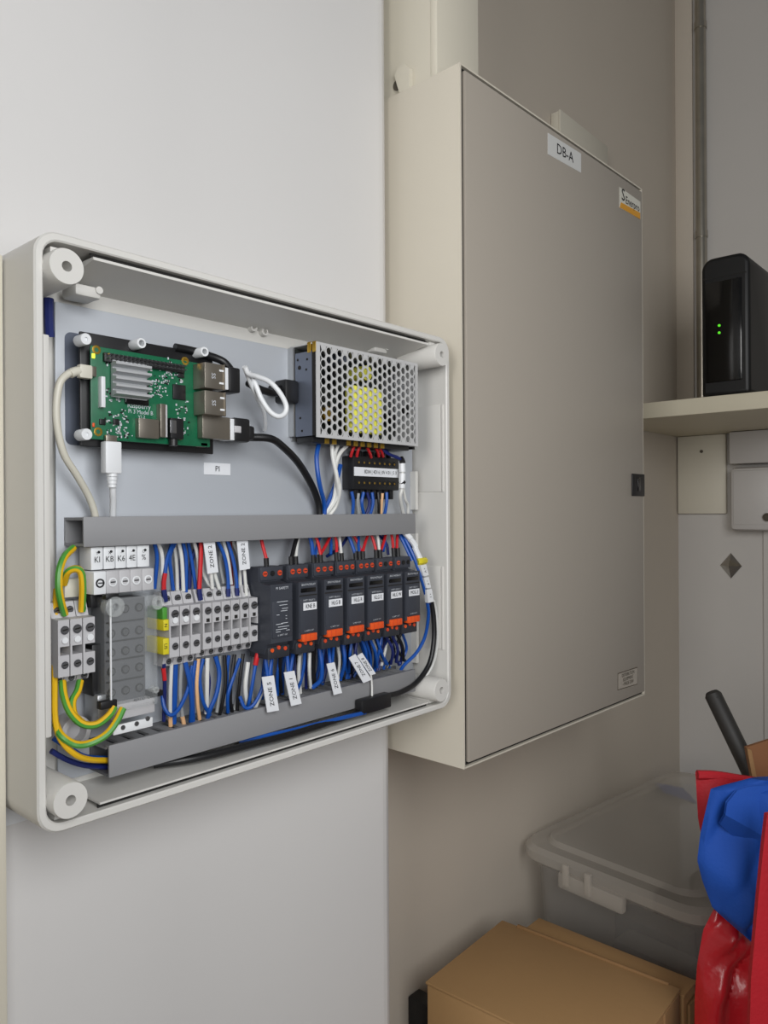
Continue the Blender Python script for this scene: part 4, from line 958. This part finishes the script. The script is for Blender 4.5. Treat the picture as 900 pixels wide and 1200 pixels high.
def dpart(mb, name, mt, parent=None): return mb.map(dbx).build(name, mt, parent or cabn)
lip = .0035
mb = B(); d2 = dep-.0008
mb.box((0, .004, dz0), (wD, d2, dz1)); dpart(mb, 'body', M_db)
mb = B(); mb.box((0, 0, dz0), (.0018, .004, dz1)); mb.box((wD-.0016, 0, dz0), (wD, .004, dz1)); mb.box((.0016, 0, dz1-.0016), (wD-.0016, .004, dz1)); mb.box((.0016, 0, dz0), (wD-.0016, .004, dz0+.0016)); dpart(mb, 'front_flange', M_db)
mb = B(); mb.box((.0016, .003, dz0+.0016), (wD-.0016, .0042, dz1-.0016)); dpart(mb, 'door_gap', M_dark)
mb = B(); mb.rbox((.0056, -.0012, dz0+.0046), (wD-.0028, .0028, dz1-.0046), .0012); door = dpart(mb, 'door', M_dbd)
a, b = dinv(740, 582, -.0012), dinv(753.5, 555, -.0012)
mb = B(); mb.rbox((a.x, -.0028, dinv(746, 581.5).z), (wD-.0028, -.0010, dinv(746, 555.5).z), .0008); lt = dpart(mb, 'latch', M_black, door)
mb = B(); zc = dinv(746, 568).z; xc = (a.x+wD-.0028)/2; mb.rbox((xc-.003, -.0036, zc-.008), (xc+.003, -.0026, zc+.008), .0008); dpart(mb, 'latch_lever', M_blackg, lt)
def dlabel(q, mt, body=None, size=.01, tmt=M_ink, name='label', squash=1):
    pts = [dinv(u, v, -.0014) for u, v in q]
    o = dpart(B().hull(pts, (0, .0003, 0)), name, mt, door)
    if body:
        c = sum(pts, Vector())/4; c.y = -.0017; text(body, c, size, pts[1]-pts[0], Z, tmt, o, squash=squash, xf=dbx)
    return o, pts
pl0 = dinv(642, 155); pl1 = dinv(681, 180); hgt = pl0.z-dinv(642, 180.5).z
o, pts = dlabel([(642, 155.5), (681, 180), (681, 202.5), (642, 180.5)], mat('sticker_white', (200, 200, 197), .5), 'DB-A', .0150)
o['label'] = 'white sticker reading DB-A'
o, pts = dlabel([(726, 219), (750.5, 236.5), (750.5, 257), (726, 243)], mat('sticker_cream', (206, 204, 192), .5))
o['label'] = 'small maker sticker in white and orange'
q = [dinv(*p, -.0016) for p in ((728, 237), (750.3, 249.5), (750.3, 256.8), (726.3, 242.8))]; dpart(B().hull(q, (0, .0003, 0)), 'orange_band', mat('sticker_orange', (212, 150, 40), .5), o)
c = dinv(730.5, 229, -.0018); text('S', c, .020, X, Z, M_ink, o, xf=dbx)
c = dinv(741.5, 239.5, -.0018); text('Enerpro', c, .0125, X, Z, M_ink, o, squash=.9, xf=dbx)
q = [(724, 789), (747, 781.5), (747, 802), (724, 809)]
o, pts = dlabel(q, M_inkb); o['label'] = 'dark outlined rating plate near the lower right corner'
ins = [pts[0]+Vector((.0010, -.0002, -.0010)), pts[1]+Vector((-.0010, -.0002, -.0010)), pts[2]+Vector((-.0010, -.0002, .0010)), pts[3]+Vector((.0010, -.0002, .0010))]
zr1 = ins[0].z; zr0 = ins[3].z
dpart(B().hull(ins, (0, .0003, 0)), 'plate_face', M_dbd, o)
for k, tx in enumerate(('DISTRIBUTION', 'EQUIPMENT', '\u2022 MADE 230V')):
    c = (ins[0]+ins[1])/2; c.y = -.0019; c.z = zr1-(zr1-zr0)*(.2+.3*k); text(tx, c, .0058, X, Z, M_inkb, o, squash=.85, xf=dbx)

# trunking above the cabinet
tx0 = .556; ty = tx0/(ray(511, 60).x/ray(511, 60).y); tx1 = at(559, 40, ty).x
tr = thing('cable_trunking', ((tx0+tx1)/2, WB, dz1), 'cream vertical cable trunking rising from the top of the cabinet', 'trunking')
ztop = 2.0
mb = B(); mb.box((tx0, ty+.002, dz1+.0005), (tx1, WB-.0005, ztop)); mb.build('body', M_trunk, tr)
B().rbox((tx0-.0006, ty-.0015, dz1+.0005), (tx1+.0005, ty+.0065, ztop), .0012).build('lid', M_trunk, tr)
mb = B(); a = atx(472, 95, tx0)
pl = [(a.y+.010*math.cos(t), a.z+.016*math.sin(t)) for t in [k*pi/8 for k in range(9)]]
n0 = atx(484, 80, tx0); n1 = atx(461, 104, tx0)
mb = B(); yn0, yn1 = atx(484, 85, tx0).y, atx(466, 95, tx0).y
zc_ = atx(475, 79, tx0).z
mb.prism([(yn0, dz1+.001), (yn0, zc_-.006), (yn0+.006, zc_), (yn1-.004, zc_-.001), (yn1, zc_-.006), (yn1-.006, dz1+.001)], tx0-.0050, tx0-.0002); mb.build('bent_flap', M_trunk, tr)
c = atx(466, 100, tx0); B().cyl(c-X*.0010, c+X*.0004, .0050, 16).build('cut_hole', mat('hole_shade', (92, 86, 76), .8), tr)
# small box on the wall above the cabinet
jx = at(645, 150, WB).x; jy = atx(657, 150, jx).y; jx1 = at(712, 175, jy).x; jz = at(657, 128, jy).z
jb = thing('junction_box', ((jx+jx1)/2, WB, dz1), 'small cream junction box on the wall just above the cabinet', 'junction box')
B().rbox((jx, jy+.003, dz1+.001), (jx1, WB-.0005, jz-.001), .001).build('box', M_trunk, jb)
B().rbox((jx-.0006, jy, dz1+.001), (jx1+.0006, jy+.0035, jz), .001).build('lid', M_trunk, jb)

# ================================================================== right wall
def wallbox(u0, v0, u1, v1, th, r=.002):
    xx = XR-th; a = atx(u0, (v0+v1)/2, xx); b = atx(u1, (v0+v1)/2, xx); um = (u0+u1)/2
    return (xx, min(a.y, b.y), atx(um, v1, xx).z), (XR-.0003, max(a.y, b.y), atx(um, v0, xx).z)
# conduit
c0 = atx(821, 100, XR-.012)
cd = thing('conduit_pipe', (XR-.012, c0.y, 1.0), 'thin galvanised conduit pipe running up the right wall behind the shelf device', 'pipe')
B().cyl((XR-.0115, c0.y, .95), (XR-.0115, c0.y, 2.2), .0095, 18).build('pipe', M_pipe, cd)
for v in (30, 275):
    z = atx(821, v, XR-.012).z; B().cyl((XR-.0115, c0.y, z-.006), (XR-.0115, c0.y, z+.006), .0108, 18).build('coupler', M_pipe, cd)
# shelf
zs = at(792.5, 512, WB).z; xs = atz(757, 490.5, zs).x; zs1 = atx(757, 472, xs).z
shf = thing('wall_shelf', ((xs+XR)/2, .1, zs), 'cream wooden shelf fixed across the right wall', 'shelf')
B().rbox((xs, -.45, zs), (XR-.0004, WB-.0005, zs1), .0012).build('board', M_shelf, shf)
# black device on the shelf
gx = xs+.008
ya, yb = atx(879, 455, gx).y, atx(822, 462, gx).y
gz1 = atx(850, 302, gx).z
dv = thing('router', ((gx+.05), (ya+yb)/2, zs1), 'glossy black upright router with two green lights on the shelf', 'router')
dxx = XR-gx-.02
# rounded profile in y/z with domed top, extruded in x
def dome(y0, y1, z0, z1, h):
    pts = [(y0, z0), (y1, z0)]
    for k in range(11):
        t = k/10; yy = y1+(y0-y1)*t; pts.append((yy, z1-h*(abs(2*t-1)**7)))
    return pts
mb = B(); mb.prism(dome(ya, yb, zs1+.0005, gz1+.004, .012), gx, gx+.11)
sm_ = mb.build('casing', mat('black_matt', (9, 9, 10), .5), dv); bv = sm_.modifiers.new('b', 'BEVEL'); bv.width = .006; bv.segments = 3; bv.limit_method = 'ANGLE'
zsm = atx(850, 323, gx).z
mb = B(); mb.box((gx-.0006, ya+.004, zsm-.0012), (gx+.001, yb-.004, zsm+.0004)); mb.build('seam', M_dark, dv)
mb = B(); mb.rbox((gx-.0016, ya+.010, zs1+.02), (gx+.002, yb-.006, zsm-.006), .003); mb.build('front_panel', M_blackg, dv)
for v in (381.5, 390): c = atx(843, v, gx-.0018); B().cyl(c, c-X*.0012, .0018, 12).build('indicator_lamp', M_green_led, dv)
# cover plate, switch box, socket below the shelf
a, b = wallbox(794, 508, 850.5, 602, .010); cp = thing('cover_plate', (XR, (a[1]+b[1])/2, a[2]), 'square cream blank cover plate with one screw below the shelf', 'cover plate')
B().rbox(a, (b[0], b[1], min(b[2], zs-.0005)), .0015).build('plate', M_trunk, cp)
c = atx(822, 529, XR-.0102); B().cyl(c+X*.0004, c-X*.0010, .003, 12).build('screw', M_inkb, cp)
a, b = wallbox(854, 503, 905, 543, .040, .004); so = thing('switch_box', (XR, (a[1]+b[1])/2, a[2]), 'upper grey plastic box directly under the shelf at the right edge', 'junction box')
B().rbox(a, (b[0], b[1], min(b[2], zs-.0005)), .003).build('box', M_socket, so)
a, b = wallbox(855, 547, 905, 622, .046, .006); so = thing('socket_box', (XR, (a[1]+b[1])/2, a[2]), 'lower grey socket box with rounded bottom at the right edge', 'socket')
B().rbox(a, b, .008).build('box', M_socket, so)
B().rbox((a[0]-.001, a[1]+.005, a[2]+.01), (a[0]+.002, b[1]-.006, b[2]-.006), .002).build('face', M_socket, so)
c = atx(899.5, 606, a[0]-.002); B().ringcyl(c-X*.004, c+X*.001, .007, .005, 20).build('hinge_loop', M_inkb, so)
# diamond shaped metal knob
c = atx(856.5, 663, XR-.001); rd = atx(844, 663, XR).y-c.y; rz_ = atx(856, 648, XR).z-c.z
dk = thing('diamond_mirror', c, 'small diamond shaped mirrored tile on the right wall', 'tile')
B().add([c+Y*rd, c+Z*rz_, c-Y*rd, c-Z*rz_, c-X*.012], [(0, 1, 4), (1, 2, 4), (2, 3, 4), (3, 0, 4), (3, 2, 1, 0)]).build('facets', mat('mirror_metal', (190, 188, 184), .12, .95), dk)
# vertical panel edge at the far right
a = atx(896.5, 760, XR); B().box((XR-.006, a.y-.5, 0), (XR-.0002, a.y, zs-.13)).build('trim_3', M_wall3)
bpy.data.objects['trim_3']['kind'] = 'structure'

# ================================================================== things below
# plastic storage box, slightly turned
zt_ = H-.425
TL = atz(603, 978, zt_); TR = atz(742, 917, zt_)
dirx = (TR-TL).normalized(); FL = atz(790, 1096, zt_-.012)
L_ = .42; Wd = .262
rot = math.atan2(dirx.y, dirx.x)
rot = -0.12
ox = TL.x-.002; oy = min(TL.y, WB-.004)
def sbx(p):   # local: x along wall, y toward camera (positive), z world
    return Vector((ox+p[0]*math.cos(rot)+p[1]*math.sin(rot), oy+p[0]*math.sin(rot)-p[1]*math.cos(rot), p[2]))
st = thing('storage_box', sbx((L_/2, Wd/2, 0)), 'translucent plastic storage box with frosted lid in the corner', 'storage box')
def rbx(x0, x1, y0, y1, r): return rrect(x0, x1, y0, y1, r, 6)
mb = B()
def loft(mb, rings, cap0=True, cap1=True):
    n = len(rings[0])
    for a in range(len(rings)-1): mb.add(rings[a]+rings[a+1], [(k, (k+1) % n, n+(k+1) % n, n+k) for k in range(n)], 0, True)
    if cap0: mb.add(rings[0], [list(range(n))])
    if cap1: mb.add(rings[-1], [list(range(n))])
def ring(i, z, r): return [(x, y, z) for x, y in rbx(i, L_-i, i, Wd-i, r)]
loft(mb, [ring(.030, .004, .025), ring(.014, zt_-.020, .03), ring(.016, zt_-.020, .03), ring(.032, .006, .025)]); mb.map(sbx).build('tub', M_tub, st)
mb = B(); loft(mb, [ring(.004, zt_-.026, .034), ring(0, zt_-.022, .036), ring(0, zt_-.012, .036), ring(.006, zt_-.006, .034), ring(.022, zt_-.006, .03), ring(.026, zt_, .028), ring(.034, zt_+.001, .026)], False, True)
mb.map(sbx).build('lid', M_lid, st)
mb = B(); mb.rbox((L_*.06, Wd+.001, zt_-.050), (L_*.06+.004, Wd+.003, zt_-.02), .0005)
def latch(x0, x1): 
    m = B(); m.rbox((x0, Wd-.002, zt_-.044), (x1, Wd+.008, zt_-.012), .003); m.map(sbx).build('latch', M_lid, st)
# latch on the left end (faces the camera)
m_ = B(); m_.rbox((-.007, Wd*.28, zt_-.040), (.004, Wd*.62, zt_-.020), .003); m_.map(sbx).build('latch', M_lid, st)
for fy in (.31, .43):
    m_ = B(); m_.rbox((-.009, Wd*fy, zt_-.034), (-.003, Wd*(fy+.03), zt_-.008), .001); m_.map(sbx).build('latch_rib', M_lid, st)
latch(L_*.35, L_*.65)
# contents as dim lumps
rc = random.Random(5)
ct = B()
for k in range(6):
    x_, y_ = .05+.052*k, .05+.03*(k % 2); ct.rbox((x_, y_, .008), (x_+.045, y_+.10, .12+.10*rc.random()), .006)
ct.map(sbx); co = ct.build('stored_goods', mat('stored_grey', (92, 88, 84), .7), None); tag(co, 'dim grey goods packed inside the translucent storage box', 'goods'); co['kind'] = 'stuff'
# blue sheet behind the box
bl = thing('blue_folder', at(790, 926, WB-.01), 'blue plastic folder edge wedged behind the storage box', 'folder')
zq = zt_+.006
c0 = at(770, 916, WB-.008); c1 = at(830, 938, WB-.06)
a1, a2, a3, a4 = at(768, 917, WB-.006), at(835, 930, WB-.006), at(835, 946, WB-.03), at(778, 926, WB-.03)
B().hull([a1, a2, a3, a4], (0, 0, -.004)).build('sheet', M_bluebag, bl)

# cardboard boxes
def carton(name, zt, pc, ang, wx, wy, label, group, flap=None):
    """pc = far left top corner, wx along wall, wy toward the camera."""
    c, s = math.cos(ang), math.sin(ang)
    f = lambda p: Vector((pc.x+p[0]*c+p[1]*s, pc.y+p[0]*s-p[1]*c, p[2]))
    t = thing(name, f((wx/2, wy/2, 0)), label, 'box', group)
    mb = B(); mb.rbox((0, 0, .0006), (wx, wy, zt-.003), .002); mb.map(f).build('carton', M_kraft, t)
    mb = B(); mb.rbox((-.001, -.001, zt-.003), (wx+.001, wy+.001, zt), .001); mb.map(f).build('top_flap', M_kraft, t)
    return t, f
z1c = H-1.245*.386
c1 = atz(580, 1075.5, z1c); c0 = atz(500, 1150, z1c); c3 = atz(760, 1177, z1c)
ang = .035; w1 = (c1-c0).length; h1 = (c3-c1).length
c_, s_ = math.cos(ang), math.sin(ang)
t, f1 = carton('cardboard_box', z1c, c0, ang, w1, h1, 'closed brown cardboard box at the bottom edge, nearest to the camera', 'cardboard boxes on the floor')
mb = B(); mb.rbox((w1-.002, .02, z1c-.004), (w1+.0016, h1-.01, z1c+.0022), .0008); mb.map(f1).build('raised_edge', M_kraft2, t)
mb = B(); mb.rbox((w1-.045, h1-.002, z1c-.06), (w1-.004, h1+.002, z1c-.002), .001); mb.map(f1).build('tucked_flap', M_kraft2, t)
z2c = H-1.268*.386
e0 = atz(632, 1076, z2c); e1 = atz(815, 1149, z2c)
ang2 = math.atan2(-(e1.x-e0.x), -(e1.y-e0.y))*-1
d2_ = (e1-e0).normalized(); ang2 = math.atan2(d2_.x, -d2_.y)
w2 = .032; h2 = (e1-e0).length
pc2 = Vector((e0.x-w2*math.cos(ang2), e0.y-w2*math.sin(ang2), 0))
t, f2 = carton('cardboard_box', z2c, pc2, ang2, w2, h2, 'lower narrow brown cardboard box between the front box and storage box', 'cardboard boxes on the floor')
mb = B(); mb.rbox((w2*.2, h2+.001, z2c-.075), (w2+.001, h2+.004, z2c-.012), .001); mb.map(f2).build('end_flap', M_kraft2, t)
mb = B(); mb.rbox((w2*.55, h2+.0042, z2c-.06), (w2*.9, h2+.005, z2c-.03), .0004); mb.map(f2).build('dark_opening', M_dark, t)
# black block beside the box
a = at(487, 1172, WB-.012); b = at(499, 1200, WB-.012)
tag(B().rbox((a.x, WB-.03, 0), (at(500, 1180, WB-.012).x, WB-.001, a.z), .002).build('black_post', M_black), 'black upright block standing behind the nearest cardboard box', 'block')

# bags on the right
XG = None
def pillow(outline_px, depth_fn, thick, name, mt, parent=None, nu=18, nv=26, fold=.006, seed=1, tilt=0):
    """closed cushion-like body: rows of left/right pixel edges, bulging front and back."""
    rs = random.Random(seed); rows = []
    mb = B(); N = nu
    ph = [rs.uniform(0, 6.28) for _ in range(8)]
    def row(i):
        t = i/(nv-1)*(len(outline_px)-1); a = min(int(t), len(outline_px)-2); f = t-a
        l = [outline_px[a][0][k]*(1-f)+outline_px[a+1][0][k]*f for k in (0, 1)]; r = [outline_px[a][1][k]*(1-f)+outline_px[a+1][1][k]*f for k in (0, 1)]
        dd = depth_fn(i/(nv-1)); L, R = dd(l), dd(r); return L, R
    vs = []
    for i in range(nv):
        L, R = row(i); s = i/(nv-1); ev = math.sin(pi*min(max(s, .04), .96))**.5
        nrm = Vector((-(R-L).y, (R-L).x, 0)).normalized()
        if nrm.dot(O-L) < 0: nrm = -nrm
        for j in range(2*N):
            q = j if j < N else 2*N-1-j; u = q/(N-1); sg = 1 if j < N else -1
            b = thick*ev*(4*u*(1-u))**.6*sg
            if sg > 0:
                b += fold*ev*(math.sin(9*u+5*s+ph[0])*.5+math.sin(4*u-11*s+ph[1])*.5+abs(math.sin(7*u+8*s+ph[2]))*.7)*(4*u*(1-u))**.5
            vs.append(L.lerp(R, u)+nrm*b)
    K = 2*N
    fs = [(i*K+j, i*K+(j+1) % K, (i+1)*K+(j+1) % K, (i+1)*K+j) for i in range(nv-1) for j in range(K)]
    mb.add(vs, fs, 0, True); mb.add(vs[:K], [list(range(K))]); mb.add(vs[-K:], [list(range(K))])
    o = mb.build(name, mt, parent); return o
pd = Vector((0.86, -0.51, 0)).normalized()
def plane_at(dist, turn=0.0):
    n = Matrix.Rotation(turn, 3, 'Z') @ cf
    def g(uv): d = ray(*uv); return O + d*(dist/d.dot(n))
    return g
red = thing('shopping_bag', plane_at(.74)((870, 1500)), 'tall red non-woven shopping bag at the lower right edge', 'bag')
pillow([((815, 905), (960, 924)), ((818, 960), (960, 975)), ((828, 1010), (960, 1020)), ((850, 1070), (960, 1080)), ((852, 1500), (960, 1500))], lambda s: plane_at(.74), .022, 'bag_body', M_redbag, red, fold=.003, seed=2)
g = plane_at(.738)
mb = B(); mb.tube([g((817, 908)), g((840, 909)), g((872, 914)), g((905, 919))], .0045, 8); mb.build('rim', M_redbag, red)
g2 = plane_at(.62)
mb = B(); hp = [g2(p) for p in ((899, 955), (925, 950), (925, 1500), (872, 1500), (880, 1150), (889, 1050), (894, 1000))]; mb.hull(hp, cf*.005); mb.build('strap', M_redbag, red)
blu = thing('cloth_bag', plane_at(.68)((860, 1100)), 'blue cloth bag stuffed into the top of the red shopping bag', 'bag')
pillow([((878, 912), (940, 911)), ((833, 924), (940, 922)), ((828, 945), (945, 950)), ((821, 975), (945, 985)), ((817, 1008), (940, 1030)), ((823, 1032), (925, 1060)), ((835, 1064), (900, 1090)), ((862, 1088), (890, 1100)), ((878, 1101), (885, 1104))], lambda s: plane_at(.685), .011, 'bag_body', M_bluebag, blu, fold=.012, seed=4, nu=36, nv=48)
g6 = plane_at(.662)
mb = B(); ridge = [(852, 941), (866, 947), (884, 953), (902, 966)]
lo_ = [(846, 968), (864, 985), (882, 1000), (903, 1012)]; mid_ = [(850, 955), (866, 964), (884, 974), (903, 986)]
ga, gb, gc = plane_at(.668), plane_at(.6655), plane_at(.6735)
hi_ = [(864, 926), (876, 922), (888, 921), (904, 920)]
vs = [gc(p) for p in hi_]+[ga(p) for p in ridge]+[gb(p) for p in mid_]+[gc(p)+cf*.004 for p in lo_]
vs += [p+cf*.003 for p in vs]
fs = [(r*4+c, r*4+c+1, r*4+c+5, r*4+c+4) for r in range(3) for c in range(3)]
mb.add(vs, fs+[tuple(i+16 for i in f) for f in fs], 0, True); mb.build('folded_flap', M_bluebag, blu)
rp = thing('plastic_packet', plane_at(.68)((850, 1450)), 'crinkled glossy red plastic packet under the blue cloth bag', 'packet')
pillow([((836, 1066), (880, 1075)), ((824, 1090), (888, 1092)), ((817, 1130), (892, 1120)), ((814, 1170), (896, 1160)), ((812, 1500), (900, 1500))], lambda s: plane_at(.705), .012, 'packet', M_redgl, rp, fold=.010, seed=9, nu=22, nv=30)
# black handle and brown card leaning in the bag
g4 = plane_at(.87)
ha_, hb_ = g4((834, 811)), plane_at(.80)((899, 945))
uh = thing('handle', hb_, 'black straight rod handle leaning out of the shopping bag against the wall', 'handle')
mb = B(); d_ = (hb_-ha_).normalized(); mb.cyl(ha_+d_*.004, hb_, .0094, 16); mb.cyl(ha_, ha_+d_*.004, .0068, 16, .0094); mb.build('rod', mat('handle_black', (44, 42, 40), .5), uh)
e_ = ha_+d_*.006; B().cyl(e_-cf*.0098, e_-cf*.0080, .0025, 10).build('rivet', M_dark, uh)
bc = thing('brown_card', plane_at(.98)((890, 900)), 'folded brown card sticking out beside the black handle', 'card')
g5 = plane_at(.772)
B().hull([g5(p) for p in ((874, 876), (905, 866), (925, 960), (890, 960))], cf*.004).build('sheet', M_brown, bc)
B().hull([g5(p) for p in ((874, 876), (879, 878), (895, 960), (889, 960))], -cf*.003).build('folded_edge', M_kraft2, bc)
